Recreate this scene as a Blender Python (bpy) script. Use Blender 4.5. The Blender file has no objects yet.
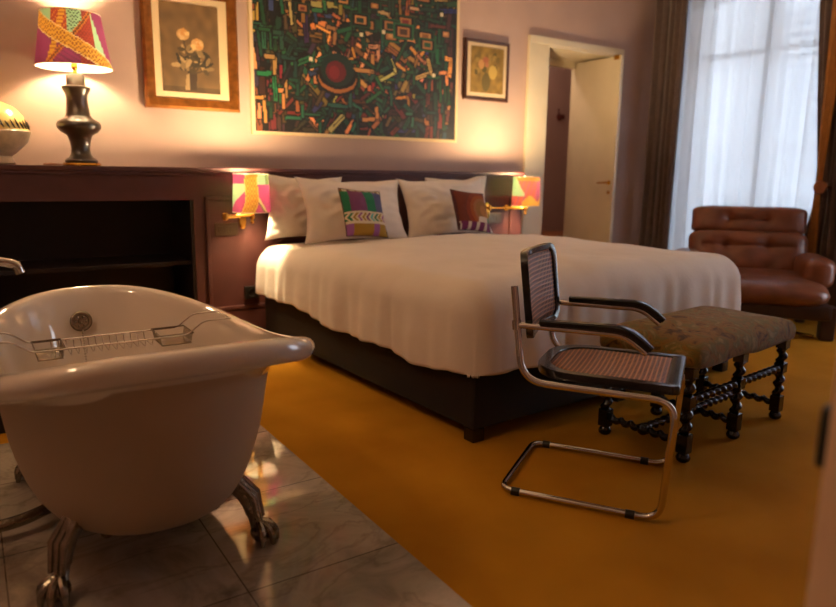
import bpy, bmesh, math, random
import numpy as np
from mathutils import Vector, Matrix
R = math.radians; PI = math.pi
sc = bpy.context.scene
COL = sc.collection
rng = random.Random(7)

# ------------------------------------------------------------------ materials
def s2l(c):
    return tuple((v/12.92 if v <= .04045 else ((v+.055)/1.055)**2.4) for v in [x/255 for x in c]) + (1,)
def new_mat(name):
    m = bpy.data.materials.new(name); m.use_nodes = True
    nt = m.node_tree; b = nt.nodes['Principled BSDF']
    return m, nt, b
def N(nt, t, **kw):
    n = nt.nodes.new(t)
    for k, v in kw.items():
        if k in n.inputs.keys(): n.inputs[k].default_value = v
        else: setattr(n, k, v)
    return n
def ramp(nt, stops, interp='LINEAR'):
    r = nt.nodes.new('ShaderNodeValToRGB'); r.color_ramp.interpolation = interp
    e = r.color_ramp.elements
    while len(e) < len(stops): e.new(.5)
    for q, (p, c) in zip(e, stops): q.position = p; q.color = c
    return r
def mat(name, col, rough=.5, metal=0, var=.12, scale=8, bump=0, bscale=60, coat=0, spec=.5, sheen=0, detail=4):
    """plain procedural material: noise-varied colour plus optional bump"""
    m, nt, b = new_mat(name); L = nt.links.new
    tc = N(nt, 'ShaderNodeTexCoord')
    n = N(nt, 'ShaderNodeTexNoise', Scale=scale, Detail=detail); L(tc.outputs['Object'], n.inputs['Vector'])
    c = s2l(col); lo = tuple(v*(1-var) for v in c[:3])+(1,); hi = tuple(min(1, v*(1+var)) for v in c[:3])+(1,)
    r = ramp(nt, [(.3, lo), (.7, hi)]); L(n.outputs['Fac'], r.inputs['Fac']); L(r.outputs['Color'], b.inputs['Base Color'])
    b.inputs['Roughness'].default_value = rough; b.inputs['Metallic'].default_value = metal
    b.inputs['Coat Weight'].default_value = coat; b.inputs['Specular IOR Level'].default_value = spec
    b.inputs['Sheen Weight'].default_value = sheen
    if bump:
        n2 = N(nt, 'ShaderNodeTexNoise', Scale=bscale, Detail=3); L(tc.outputs['Object'], n2.inputs['Vector'])
        bp = N(nt, 'ShaderNodeBump', Strength=bump, Distance=.01); L(n2.outputs['Fac'], bp.inputs['Height']); L(bp.outputs['Normal'], b.inputs['Normal'])
    return m
def attr_mat(name, rough=.8, translucent=0, bump=0, bscale=300):
    m, nt, b = new_mat(name); L = nt.links.new
    a = N(nt, 'ShaderNodeAttribute', attribute_name='paint')
    L(a.outputs['Color'], b.inputs['Base Color']); b.inputs['Roughness'].default_value = rough
    if bump:
        tc = N(nt, 'ShaderNodeTexCoord')
        n2 = N(nt, 'ShaderNodeTexNoise', Scale=bscale, Detail=2); L(tc.outputs['Object'], n2.inputs['Vector'])
        bp = N(nt, 'ShaderNodeBump', Strength=bump, Distance=.005); L(n2.outputs['Fac'], bp.inputs['Height']); L(bp.outputs['Normal'], b.inputs['Normal'])
    if translucent:
        t = N(nt, 'ShaderNodeBsdfTranslucent'); L(a.outputs['Color'], t.inputs['Color'])
        mx = N(nt, 'ShaderNodeMixShader', Fac=translucent); L(b.outputs['BSDF'], mx.inputs[1]); L(t.outputs['BSDF'], mx.inputs[2])
        L(mx.outputs['Shader'], nt.nodes['Material Output'].inputs['Surface'])
    return m

M = {}
M['wall'] = mat('mauve_wall_paint', (182, 153, 142), .85, var=.05, scale=3, bump=.05, bscale=120)
M['ceil'] = mat('ceiling_paint', (225, 215, 205), .9, var=.03)
M['panel'] = mat('wine_stained_wood', (74, 36, 32), .55, var=.18, scale=5, bump=.04, bscale=40)
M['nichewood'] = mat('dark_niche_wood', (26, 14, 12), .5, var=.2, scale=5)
M['black_wood'] = mat('black_lacquer_wood', (18, 14, 13), .25, var=.2, coat=.3)
M['white_paint'] = mat('aged_white_paint', (212, 196, 168), .45, var=.05, scale=4)
M['enamel'] = mat('white_enamel', (206, 192, 178), .06, var=.02, scale=2, coat=1)
M['satin'] = mat('satin_painted_tub_side', (170, 146, 122), .42, var=.03, scale=2)
M['chrome'] = mat('chrome', (205, 200, 195), .12, metal=1, var=.04)
M['old_chrome'] = mat('worn_silver_metal', (150, 140, 125), .25, metal=1, var=.25, scale=25, bump=.25, bscale=70)
M['brass'] = mat('polished_brass', (214, 160, 70), .2, metal=1, var=.08)
M['bronze'] = mat('dark_bronze_plate', (92, 76, 60), .35, metal=.9, var=.1)
M['dark_plastic'] = mat('dark_plastic', (24, 20, 18), .4)
M['lamp_body'] = mat('dark_marbled_lamp_body', (60, 46, 35), .32, var=.45, scale=14, coat=.6)
M['linen'] = mat('white_bed_linen', (222, 208, 196), .85, var=.03, scale=5, bump=.12, bscale=35, sheen=.2)
M['bedbase'] = mat('black_bed_base_fabric', (22, 16, 15), .8, var=.2, scale=40, bump=.1, bscale=200)
M['leather'] = mat('brown_leather', (114, 64, 42), .34, var=.3, scale=7, bump=.25, bscale=90, coat=.15)
M['leather_dark'] = mat('dark_leather_base', (52, 27, 18), .5, var=.2)
M['curtain'] = mat('brown_velvet_curtain', (86, 68, 64), .85, var=.15, scale=20, sheen=.4)
M['curtain_gold'] = mat('warm_lit_curtain_ochre', (150, 98, 42), .85, var=.12, scale=20)  # warm light on the curtain pleats, put into the colour
M['gold'] = mat('antique_gold_frame', (140, 84, 32), .38, metal=.55, var=.35, scale=18, bump=.35, bscale=45)
M['darkframe'] = mat('dark_wood_frame', (62, 32, 20), .4, var=.2)
M['mat'] = mat('cream_mat_board', (214, 186, 146), .9, var=.04)
M['grey_mat'] = mat('pale_board', (196, 172, 140), .9, var=.05)
M['terracotta'] = mat('orange_brown_wood', (140, 82, 44), .5, var=.15)
M['red'] = mat('dark_red_hook', (110, 45, 36), .4)
M['facade'] = mat('pale_facade_stone', (205, 205, 205), .9, var=.06, scale=2)
M['facade_dark'] = mat('shutter_grey', (120, 128, 138), .7)
M['iron'] = mat('black_iron', (40, 42, 46), .5, metal=.4)
M['vase_y'] = mat('yellow_white_glaze', (226, 196, 120), .25, var=.15, scale=9, coat=.4)
M['vase_w'] = mat('cracked_grey_glaze', (190, 165, 130), .35, var=.25, scale=14, coat=.2)
M['doorgrey'] = mat('beige_door_paint', (238, 205, 172), .6, var=.03)

def carpet():
    m, nt, b = new_mat('ochre_carpet'); L = nt.links.new
    tc = N(nt, 'ShaderNodeTexCoord')
    n = N(nt, 'ShaderNodeTexNoise', Scale=2.2, Detail=5); L(tc.outputs['Object'], n.inputs['Vector'])
    r = ramp(nt, [(.3, s2l((166, 110, 18))), (.7, s2l((188, 130, 30)))]); L(n.outputs['Fac'], r.inputs['Fac'])
    n2 = N(nt, 'ShaderNodeTexNoise', Scale=420, Detail=2); L(tc.outputs['Object'], n2.inputs['Vector'])
    mx = N(nt, 'ShaderNodeMixRGB', blend_type='MULTIPLY', Fac=.35); L(r.outputs['Color'], mx.inputs[1]); L(n2.outputs['Color'], mx.inputs[2])
    r2 = ramp(nt, [(.3, (.7, .7, .7, 1)), (.7, (1, 1, 1, 1))]); L(n2.outputs['Fac'], r2.inputs['Fac']); L(r2.outputs['Color'], mx.inputs[2])
    L(mx.outputs['Color'], b.inputs['Base Color']); b.inputs['Roughness'].default_value = .95; b.inputs['Specular IOR Level'].default_value = .1
    bp = N(nt, 'ShaderNodeBump', Strength=.4, Distance=.004); L(n2.outputs['Fac'], bp.inputs['Height']); L(bp.outputs['Normal'], b.inputs['Normal'])
    return m
M['carpet'] = carpet()
def marble():
    m, nt, b = new_mat('polished_grey_marble'); L = nt.links.new
    tc = N(nt, 'ShaderNodeTexCoord')
    n = N(nt, 'ShaderNodeTexNoise', Scale=2.6, Detail=9, Roughness=.62, Distortion=1.6); L(tc.outputs['Object'], n.inputs['Vector'])
    r = ramp(nt, [(.3, s2l((124, 111, 98))), (.45, s2l((158, 144, 128))), (.56, s2l((174, 159, 142))), (.75, s2l((144, 130, 115)))]); L(n.outputs['Fac'], r.inputs['Fac'])
    w = N(nt, 'ShaderNodeTexNoise', Scale=1.3, Detail=6, Distortion=3); L(tc.outputs['Object'], w.inputs['Vector'])
    rv = ramp(nt, [(.475, (1, 1, 1, 1)), (.5, (.74, .72, .69, 1)), (.525, (1, 1, 1, 1))]); L(w.outputs['Fac'], rv.inputs['Fac'])
    mx = N(nt, 'ShaderNodeMixRGB', blend_type='MULTIPLY', Fac=.8); L(r.outputs['Color'], mx.inputs[1]); L(rv.outputs['Color'], mx.inputs[2])
    # slab joints
    br = N(nt, 'ShaderNodeTexBrick', Scale=1.0); br.offset = 0
    br.inputs['Color1'].default_value = (1, 1, 1, 1); br.inputs['Color2'].default_value = (.86, .86, .86, 1); br.inputs['Mortar'].default_value = (.35, .33, .3, 1)
    br.inputs['Mortar Size'].default_value = .0025; br.inputs['Brick Width'].default_value = .58; br.inputs['Row Height'].default_value = .58
    L(tc.outputs['Object'], br.inputs['Vector'])
    mx2 = N(nt, 'ShaderNodeMixRGB', blend_type='MULTIPLY', Fac=1); L(mx.outputs['Color'], mx2.inputs[1]); L(br.outputs['Color'], mx2.inputs[2])
    L(mx2.outputs['Color'], b.inputs['Base Color']); b.inputs['Roughness'].default_value = .06; b.inputs['Specular IOR Level'].default_value = .8; b.inputs['Coat Weight'].default_value = .5
    return m
M['marble'] = marble()
def cane():
    m, nt, b = new_mat('woven_cane'); L = nt.links.new
    tc = N(nt, 'ShaderNodeTexCoord')
    sep = N(nt, 'ShaderNodeSeparateXYZ'); L(tc.outputs['UV'], sep.inputs[0])
    ch = N(nt, 'ShaderNodeTexChecker', Scale=1.0)
    w1 = N(nt, 'ShaderNodeTexWave', Scale=4.6, bands_direction='X'); L(tc.outputs['UV'], w1.inputs['Vector'])
    w2 = N(nt, 'ShaderNodeTexWave', Scale=4.6, bands_direction='Y'); L(tc.outputs['UV'], w2.inputs['Vector'])
    mu = N(nt, 'ShaderNodeMath', operation='MAXIMUM'); L(w1.outputs['Fac'], mu.inputs[0]); L(w2.outputs['Fac'], mu.inputs[1])
    r = ramp(nt, [(.55, s2l((46, 24, 14))), (.85, s2l((196, 130, 84)))]); L(mu.outputs[0], r.inputs['Fac']); L(r.outputs['Color'], b.inputs['Base Color'])
    bp = N(nt, 'ShaderNodeBump', Strength=.5, Distance=.003); L(mu.outputs[0], bp.inputs['Height']); L(bp.outputs['Normal'], b.inputs['Normal'])
    b.inputs['Roughness'].default_value = .45
    nt.nodes.remove(ch); nt.nodes.remove(sep)
    return m
M['cane'] = cane()
def tapestry():
    m, nt, b = new_mat('worn_brown_tapestry_velvet'); L = nt.links.new
    tc = N(nt, 'ShaderNodeTexCoord')
    n = N(nt, 'ShaderNodeTexNoise', Scale=9, Detail=6, Distortion=2.2); L(tc.outputs['Object'], n.inputs['Vector'])
    r = ramp(nt, [(.3, s2l((64, 44, 16))), (.45, s2l((132, 94, 36))), (.56, s2l((104, 92, 44))), (.68, s2l((146, 118, 70))), (.8, s2l((82, 74, 34)))]); L(n.outputs['Fac'], r.inputs['Fac'])
    L(r.outputs['Color'], b.inputs['Base Color']); b.inputs['Roughness'].default_value = .85; b.inputs['Sheen Weight'].default_value = .08; b.inputs['Specular IOR Level'].default_value = .25
    bp = N(nt, 'ShaderNodeBump', Strength=.4, Distance=.01); L(n.outputs['Fac'], bp.inputs['Height']); L(bp.outputs['Normal'], b.inputs['Normal'])
    return m
M['tapestry'] = tapestry()
def sheer():
    m, nt, b = new_mat('sheer_white_voile'); L = nt.links.new
    t = N(nt, 'ShaderNodeBsdfTranslucent', Color=(.60, .62, .645, 1)); d = N(nt, 'ShaderNodeBsdfDiffuse', Color=(.66, .68, .70, 1))
    tr = N(nt, 'ShaderNodeBsdfTransparent', Color=(1, 1, 1, 1))
    m1 = N(nt, 'ShaderNodeMixShader', Fac=.3); L(t.outputs[0], m1.inputs[1]); L(d.outputs[0], m1.inputs[2])
    m2 = N(nt, 'ShaderNodeMixShader', Fac=.2); L(m1.outputs[0], m2.inputs[1]); L(tr.outputs[0], m2.inputs[2])
    L(m2.outputs[0], nt.nodes['Material Output'].inputs['Surface'])
    return m
M['sheer'] = sheer()
def glass():
    m, nt, b = new_mat('window_glass'); L = nt.links.new
    tr = N(nt, 'ShaderNodeBsdfTransparent'); g = N(nt, 'ShaderNodeBsdfGlossy', Roughness=.02)
    m2 = N(nt, 'ShaderNodeMixShader', Fac=.06); L(tr.outputs[0], m2.inputs[1]); L(g.outputs[0], m2.inputs[2])
    L(m2.outputs[0], nt.nodes['Material Output'].inputs['Surface'])
    return m
M['glass'] = glass()
def bulb_mat(name, col, e):
    m, nt, b = new_mat(name)
    n = N(nt, 'ShaderNodeTexNoise', Scale=3); r = ramp(nt, [(0, col), (1, col)]); nt.links.new(n.outputs['Fac'], r.inputs['Fac'])
    nt.links.new(r.outputs['Color'], b.inputs['Emission Color']); b.inputs['Emission Strength'].default_value = e
    return m
M['bulb'] = bulb_mat('lit_warm_bulb', (1, .78, .48, 1), 60)
M['shade_fabric'] = attr_mat('wax_print_fabric', .8, .3)
M['shade_thick'] = attr_mat('thick_wax_print_fabric', .8, .13)
M['lining'] = mat('white_shade_lining', (245, 235, 215), .8, var=.01)
def lining_cloth():
    m, nt, b = new_mat('white_lining_cloth'); L = nt.links.new
    n = N(nt, 'ShaderNodeTexNoise', Scale=80); r = ramp(nt, [(0, (.86, .82, .74, 1)), (1, (.92, .89, .82, 1))]); L(n.outputs['Fac'], r.inputs['Fac'])
    L(r.outputs['Color'], b.inputs['Base Color']); b.inputs['Roughness'].default_value = .9
    t = N(nt, 'ShaderNodeBsdfTranslucent'); L(r.outputs['Color'], t.inputs['Color'])
    mx = N(nt, 'ShaderNodeMixShader', Fac=.45); L(b.outputs['BSDF'], mx.inputs[1]); L(t.outputs['BSDF'], mx.inputs[2]); L(mx.outputs['Shader'], nt.nodes['Material Output'].inputs['Surface'])
    return m
M['lining_cloth'] = lining_cloth()
M['print'] = attr_mat('painted_picture', .75)
M['canvas'] = attr_mat('thick_oil_paint', .55, bump=.35, bscale=120)
M['cushion_fab'] = attr_mat('embroidered_cushion_fabric', .9, bump=.2, bscale=500)

# ------------------------------------------------------------------ mesh helpers
BEV = set()
def finish(name, bm, m, parent=None, smooth=40, mods=None):
    wn = id(bm) in BEV; BEV.discard(id(bm))
    bmesh.ops.recalc_face_normals(bm, faces=bm.faces)
    me = bpy.data.meshes.new(name); bm.to_mesh(me); bm.free()
    if smooth:
        me.polygons.foreach_set('use_smooth', [True]*len(me.polygons))
        try: me.set_sharp_from_angle(angle=R(smooth))
        except Exception: pass
    o = bpy.data.objects.new(name, me); COL.objects.link(o)
    if m: me.materials.append(m)
    if parent: o.parent = parent
    if wn and smooth: q = o.modifiers.new('weighted', 'WEIGHTED_NORMAL'); q.keep_sharp = True
    return o
def box(bm, lo, hi, bevel=0, mtx=None, seg=2):
    lo = Vector(lo); hi = Vector(hi); c = (lo+hi)/2; s = hi-lo
    r = bmesh.ops.create_cube(bm, size=1, matrix=Matrix.Translation(c) @ Matrix.Diagonal((abs(s.x), abs(s.y), abs(s.z), 1)))
    vs = r['verts']
    if bevel:
        BEV.add(id(bm))
        es = list({e for v in vs for e in v.link_edges})
        g = bmesh.ops.bevel(bm, geom=es, offset=bevel, segments=seg, affect='EDGES', profile=.5)
        vs = list({v for f in g['faces'] for v in f.verts} | {v for v in vs if v.is_valid})
    if mtx: bmesh.ops.transform(bm, matrix=mtx, verts=vs)
    return vs
def BOX(name, lo, hi, m, parent=None, bevel=0, mtx=None):
    bm = bmesh.new(); box(bm, lo, hi, bevel, mtx); return finish(name, bm, m, parent)
def rings(bm, rs, close=True, cap0=True, cap1=True):
    """connect successive vertex rings"""
    prev = None; allr = []
    for ring in rs:
        vs = [bm.verts.new(p) for p in ring]; allr.append(vs)
        if prev:
            n = len(vs)
            for i in range(n if close else n-1):
                j = (i+1) % n
                bm.faces.new((prev[i], prev[j], vs[j], vs[i]))
        prev = vs
    if close and cap0: bm.faces.new(allr[0][::-1])
    if close and cap1: bm.faces.new(allr[-1])
    return allr
def lathe(bm, prof, seg=32, c=(0, 0, 0), axis=None):
    mt = Matrix.Translation(c)
    if axis is not None: mt = mt @ Vector((0, 0, 1)).rotation_difference(Vector(axis)).to_matrix().to_4x4()
    rs = [[mt @ Vector((r*math.cos(2*PI*i/seg), r*math.sin(2*PI*i/seg), z)) for i in range(seg)] for r, z in prof]
    rings(bm, rs)
def smooth_path(pts, n=6, rad=None):
    """round corners of a polyline; rad = corner radius"""
    P = [Vector(p) for p in pts]; out = [P[0]]
    for i in range(1, len(P)-1):
        a, b, c = P[i-1], P[i], P[i+1]
        r = rad if not isinstance(rad, (list, tuple)) else rad[i]
        r = min(r, (a-b).length*.49, (c-b).length*.49)
        p0 = b+(a-b).normalized()*r; p1 = b+(c-b).normalized()*r
        for k in range(n+1):
            t = k/n; out.append((1-t)**2*p0+2*t*(1-t)*b+t*t*p1)
    out.append(P[-1]); return out
def tube(bm, pts, r, seg=12, close=False, cap=True):
    P = [Vector(p) for p in pts]; n = len(P)
    rr = r if isinstance(r, (list, tuple)) else [r]*n
    T = []
    for i in range(n):
        if close: t = P[(i+1) % n]-P[i-1]
        else: t = P[min(i+1, n-1)]-P[max(i-1, 0)]
        T.append(t.normalized())
    u = T[0].orthogonal().normalized(); rs = []
    for i in range(n):
        if i:
            q = T[i-1].rotation_difference(T[i]); u = q @ u
        u = (u - T[i]*u.dot(T[i])).normalized(); v = T[i].cross(u)
        rs.append([P[i]+(u*math.cos(2*PI*k/seg)+v*math.sin(2*PI*k/seg))*rr[i] for k in range(seg)])
    if close: rs.append(rs[0]); 
    if close:
        allr = [[bm.verts.new(p) for p in ring] for ring in rs[:-1]]
        for a in range(len(allr)):
            A, B = allr[a], allr[(a+1) % len(allr)]
            for k in range(seg): bm.faces.new((A[k], A[(k+1) % seg], B[(k+1) % seg], B[k]))
    else: rings(bm, rs, cap0=cap, cap1=cap)
def ball(bm, c, r, seg=16, sc_=(1, 1, 1), mtx=None):
    m = Matrix.Translation(c) @ (mtx or Matrix()) @ Matrix.Diagonal((sc_[0], sc_[1], sc_[2], 1))
    bmesh.ops.create_uvsphere(bm, u_segments=seg, v_segments=max(6, seg//2), radius=r, matrix=m)
def grid_surface(bm, nu, nv, f, uv=None):
    V = [[bm.verts.new(f(i/nu, j/nv)) for j in range(nv+1)] for i in range(nu+1)]
    F = []
    lay = bm.loops.layers.uv.verify() if uv else None
    for i in range(nu):
        for j in range(nv):
            fc = bm.faces.new((V[i][j], V[i+1][j], V[i+1][j+1], V[i][j+1]))
            if uv:
                for l, (a, b) in zip(fc.loops, ((i, j), (i+1, j), (i+1, j+1), (i, j+1))): l[lay].uv = (a/nu*uv[0], b/nv*uv[1])
            F.append(fc)
    return V
def paint(o, fn):
    """per-face colour attribute; fn(face centre) -> sRGB 0-255"""
    me = o.data
    a = me.color_attributes.new('paint', 'FLOAT_COLOR', 'CORNER')
    buf = np.zeros((len(me.loops), 4), dtype=np.float32)
    for p in me.polygons:
        c = s2l(fn(p.center))
        buf[p.loop_start:p.loop_start+p.loop_total] = c
    a.data.foreach_set('color', buf.ravel())
def tag(o, label=None, cat=None, group=None, kind=None):
    if label: o['label'] = label
    if cat: o['category'] = cat
    if group: o['group'] = group
    if kind: o['kind'] = kind
    return o
def thing(name, label, cat, loc=(0, 0, 0), rz=0, group=None):
    o = bpy.data.objects.new(name, None); COL.objects.link(o); o.empty_display_size = .1
    o.location = loc; o.rotation_euler = (0, 0, rz)
    return tag(o, label, cat, group)
def struct(o): o['kind'] = 'structure'; return o
def solid(o, t, off=0):
    m = o.modifiers.new('solid', 'SOLIDIFY'); m.thickness = t; m.offset = off; return o
def subd(o, n=1):
    m = o.modifiers.new('sub', 'SUBSURF'); m.levels = n; m.render_levels = n; return o
from mathutils import noise
def nz(x, y=0, z=0, s=1.): return noise.noise(Vector((x*s, y*s, z*s)))

# ------------------------------------------------------------------ layout (metres; back wall along X)
YP = 4.65      # face of the wooden panelling
YW = 5.02      # plaster wall above it
XW = 6.32      # window wall
XL = -1.6; YF = -.62; ZC = 3.25
LZ = 1.22      # ledge top

# room shell
bm = bmesh.new(); box(bm, (XL-.1, YF-.1, -.1), (7.6, 6.7, 0)); struct(finish('floor', bm, M['carpet']))
bm = bmesh.new(); box(bm, (XL, YF, 0), (1.085, 3.36, .01), .003); struct(finish('floor_marble', bm, M['marble']))
bm = bmesh.new(); box(bm, (XL-.1, YF-.1, ZC), (7.6, 6.7, ZC+.1)); struct(finish('ceiling', bm, M['ceil']))
bm = bmesh.new()
DX0, DX1, DZ, YB = 4.765, 5.72, 2.416, 5.52     # doorway through the thick wall
box(bm, (XL-.1, YW, 1.19), (DX0, YB, ZC)); box(bm, (1.27, YW, 0), (DX0, YB, 1.19)); box(bm, (XL-.1, 5.22, 0), (1.27, YB, 1.19))
box(bm, (DX0, YW, DZ), (DX1, YB, ZC)); box(bm, (DX1, YW, 0), (XW+.3, YB, ZC))
struct(finish('wall_back', bm, M['wall'], smooth=0))
bm = bmesh.new(); box(bm, (XL-.1, YF, 0), (XL, YB, ZC)); struct(finish('wall_left', bm, M['wall']))
bm = bmesh.new(); box(bm, (XL-.1, YF-.1, 0), (XW+.3, YF, ZC)); struct(finish('wall_front', bm, M['wall']))
bm = bmesh.new()   # window wall with its opening
wy0, wy1, wz1 = 3.06, 4.55, 2.98
WIN = [(wy0, wy1), (.25, 1.74)]  # second span: unseen window, added for more daylight
for a, b in ((YF, WIN[1][0]), (WIN[1][1], wy0), (wy1, YW)): box(bm, (XW, a, 0), (XW+.3, b, ZC))
for a, b in WIN: box(bm, (XW, a, wz1), (XW+.3, b, ZC)); box(bm, (XW, a, 0), (XW+.3, b, .08))
struct(finish('wall_right', bm, M['wall'], smooth=0))
# corridor behind the doorway
bm = bmesh.new()
box(bm, (3.7, 6.55, 0), (7.6, 6.7, ZC)); box(bm, (3.6, YB, 0), (3.7, 6.7, ZC)); box(bm, (7.5, YB, 0), (7.6, 6.7, ZC)); box(bm, (XW+.3, YB-.1, 0), (7.6, YB, ZC))
struct(finish('wall_corridor', bm, M['wall'], smooth=0))
# far frame inside the passage
bm = bmesh.new()
box(bm, (DX0, YB, 0), (DX0+.075, YB+.06, DZ)); box(bm, (DX1-.06, YB, 0), (DX1+.06, YB+.06, DZ)); box(bm, (DX0, YB, DZ-.08), (DX1+.06, YB+.06, DZ))
struct(finish('trim_3', bm, M['white_paint']))

# panelling with ledge
t1 = bpy.data.objects.new('trim_1', None); COL.objects.link(t1); struct(t1)
bm = bmesh.new()
box(bm, (1.27, YP, 0), (4.18, YW, LZ-.03)); box(bm, (XL, YP, 1.007), (1.27, YW, LZ-.03)); box(bm, (XL, YW, 1.007), (1.27, 5.21, 1.03))
finish('panelling', bm, M['panel'], t1)
bm = bmesh.new(); box(bm, (XL, YP-.018, LZ-.03), (4.19, YW, LZ), .005); box(bm, (XL, YP-.010, LZ-.05), (4.185, YP+.01, LZ-.03), .004)
box(bm, (1.27, YP-.012, 0), (4.185, YP+.01, .235), .005)
finish('ledge', bm, M['panel'], t1)
def frame_mould(bm, x0, x1, z0, z1, y, w=.028, d=.016):
    for a in ((x0, z0, x1, z0+w), (x0, z1-w, x1, z1), (x0, z0, x0+w, z1), (x1-w, z0, x1, z1)):
        box(bm, (a[0], y-d, a[1]), (a[2], y+.01, a[3]), .006, seg=2)
for x0, x1 in ((1.345, 2.86), (2.93, 4.06)):
    bm = bmesh.new(); frame_mould(bm, x0, x1, .24, 1.03, YP); finish('moulding', bm, M['panel'], t1)
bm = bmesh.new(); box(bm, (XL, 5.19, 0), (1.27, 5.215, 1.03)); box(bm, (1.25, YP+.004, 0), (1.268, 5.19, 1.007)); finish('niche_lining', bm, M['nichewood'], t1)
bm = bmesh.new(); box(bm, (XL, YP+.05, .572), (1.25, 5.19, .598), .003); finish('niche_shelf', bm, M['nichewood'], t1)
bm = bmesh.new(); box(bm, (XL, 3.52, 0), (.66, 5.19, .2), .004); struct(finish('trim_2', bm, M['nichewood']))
bm = bmesh.new(); box(bm, (5.9, YW-.02, 0), (XW, YW, .12), .004); struct(finish('baseboard_back', bm, M['white_paint']))

# ---- doorway: casing, open leaf
d1 = bpy.data.objects.new('door_1', None); COL.objects.link(d1); struct(d1)
bm = bmesh.new()
box(bm, (4.505, YW-.03, 0), (4.575, YW+.01, 2.409), .004); box(bm, (4.565, YW-.018, 0), (DX0+.005, YW+.01, DZ), .004)
box(bm, (4.505, YW-.032, 2.41), (5.80, YW+.01, 2.473), .004); box(bm, (4.565, YW-.016, 2.39), (5.73, YW+.01, DZ), .003)
box(bm, (DX1-.01, YW-.016, 0), (5.80, YW+.01, DZ), .004)
box(bm, (DX0, YW, 0), (DX0+.015, YB, DZ)); box(bm, (DX1-.015, YW, 0), (DX1, YB, DZ)); box(bm, (DX0, YW, DZ-.015), (DX1, YB, DZ))
finish('door_frame', bm, M['white_paint'], d1)
H0 = Vector((5.66, 5.50, 0)); H1 = Vector((5.635, 4.865, 0)); dv = (H1-H0); ln = dv.length; ang = math.atan2(dv.y, dv.x)
mt = Matrix.Translation(H0) @ Matrix.Rotation(ang, 4, 'Z')   # leaf runs along +x; its visible face looks to -X world
bm = bmesh.new(); box(bm, (0, -.02, .012), (ln, .02, 2.385), .003, mt)
leaf = finish('door_leaf', bm, M['white_paint'], d1)
bm = bmesh.new()
for y in (-.02, .02):
    sgn = -1 if y < 0 else 1
    lathe(bm, [(.024, 0), (.024, .006), (.012, .01), (.009, .045)], 16, mt @ Vector((ln-.06, y, 1.13)), mt.to_3x3() @ Vector((0, sgn, 0)))
    tube(bm, [mt @ Vector((ln-.06, y+sgn*.042, 1.13)), mt @ Vector((ln-.10, y+sgn*.045, 1.13)), mt @ Vector((ln-.185, y+sgn*.042, 1.125))], [.010, .009, .007], 10)
    lathe(bm, [(.018, 0), (.018, .005), (.006, .006)], 12, mt @ Vector((ln-.06, y, 1.03)), mt.to_3x3() @ Vector((0, sgn, 0)))
finish('door_handle', bm, M['brass'], leaf)
bm = bmesh.new(); box(bm, (ln-.09, -.03, 2.35), (ln-.02, .0, 2.395), .004, mt); finish('door_bolt', bm, M['brass'], leaf)
# coat hook and chest seen through the doorway
bm = bmesh.new(); lathe(bm, [(.045, 0), (.045, .012), (.02, .02), (.014, .05), (.03, .06), (.03, .075), (.012, .085)], 16, (6.46, 6.55, 1.93), (0, -1, 0))
tube(bm, [(6.46, 6.535, 1.96), (6.40, 6.50, 1.98), (6.35, 6.45, 2.01)], [.012, .01, .014], 8)
tag(finish('coat_hook', bm, M['red']), 'small dark red coat hook on the corridor wall beyond the open doorway', 'hook')
cb = thing('wooden_chest', 'low orange-brown wooden chest on the corridor floor, glimpsed through the doorway', 'chest', (6.3, 6.25, 0))
BOX('body', (-.45, -.22, .06), (.45, .26, .44), M['terracotta'], cb, .01); BOX('lid', (-.47, -.24, .44), (.47, .27, .48), M['terracotta'], cb, .012)
for x in (-.4, .4):
    for y in (-.18, .22): BOX('foot', (x-.03, y-.03, 0), (x+.03, y+.03, .06), M['darkframe'], cb, .005)

# ---- door leaf standing open right beside the camera
d2 = bpy.data.objects.new('door_2', None); COL.objects.link(d2); struct(d2)
P0 = Vector((.82, .366, 0)); P1 = Vector((.97, -.56, 0)); dv = P1-P0; ang = math.atan2(dv.y, dv.x)
mt2 = Matrix.Translation(P0) @ Matrix.Rotation(ang, 4, 'Z'); 
bm = bmesh.new(); box(bm, (0, 0, .012), (dv.length, .04, 2.1), .003, mt2); lf2 = finish('door_leaf', bm, M['doorgrey'], d2)
bm = bmesh.new(); box(bm, (-.012, .004, .86), (.03, .036, .935), .004, mt2); finish('door_latch', bm, M['dark_plastic'], lf2)

# ---- window: french casement, glass, outside
ym = (wy0+wy1)/2; xg = XW+.16
for n_, (a, b) in enumerate(WIN):
    w1 = bpy.data.objects.new('window_%d' % (n_+1), None); COL.objects.link(w1); struct(w1)
    bm = bmesh.new(); yc = (a+b)/2
    for y0, y1 in ((a, a+.07), (b-.07, b), (yc-.06, yc+.06)): box(bm, (xg-.03, y0, .08), (xg+.03, y1, wz1), .006)
    for z0, z1 in ((.08, .24), (wz1-.08, wz1), (2.36, 2.42)): box(bm, (xg-.03, a, z0), (xg+.03, b, z1), .006)
    finish('window_frame', bm, M['white_paint'], w1)
    for y0, y1 in ((a+.06, yc-.05), (yc+.05, b-.06)): BOX('pane', (xg-.003, y0, .2), (xg+.003, y1, wz1-.06), M['glass'], w1)
rl = thing('balcony_railing', 'thin dark balcony railing outside the window behind the sheer curtain', 'railing', (XW+.55, ym, 0))
for z in (.98, .9, .12): BOX('rail', (-.015, -1.1, z), (.015, 1.1, z+.025), M['iron'], rl)
for k in range(19): 
    bm = bmesh.new(); tube(bm, [(0, -1.05+k*.1167, .02), (0, -1.05+k*.1167, .99)], .007, 6); finish('baluster', bm, M['iron'], rl)
BOX('balcony_slab', (-.25, -1.2, -.12), (.3, 1.2, .02), M['facade'], rl)
fc = thing('facade', 'pale stone building across the street, seen hazily through the sheer curtain', 'building', (13, 6, -6))
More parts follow.
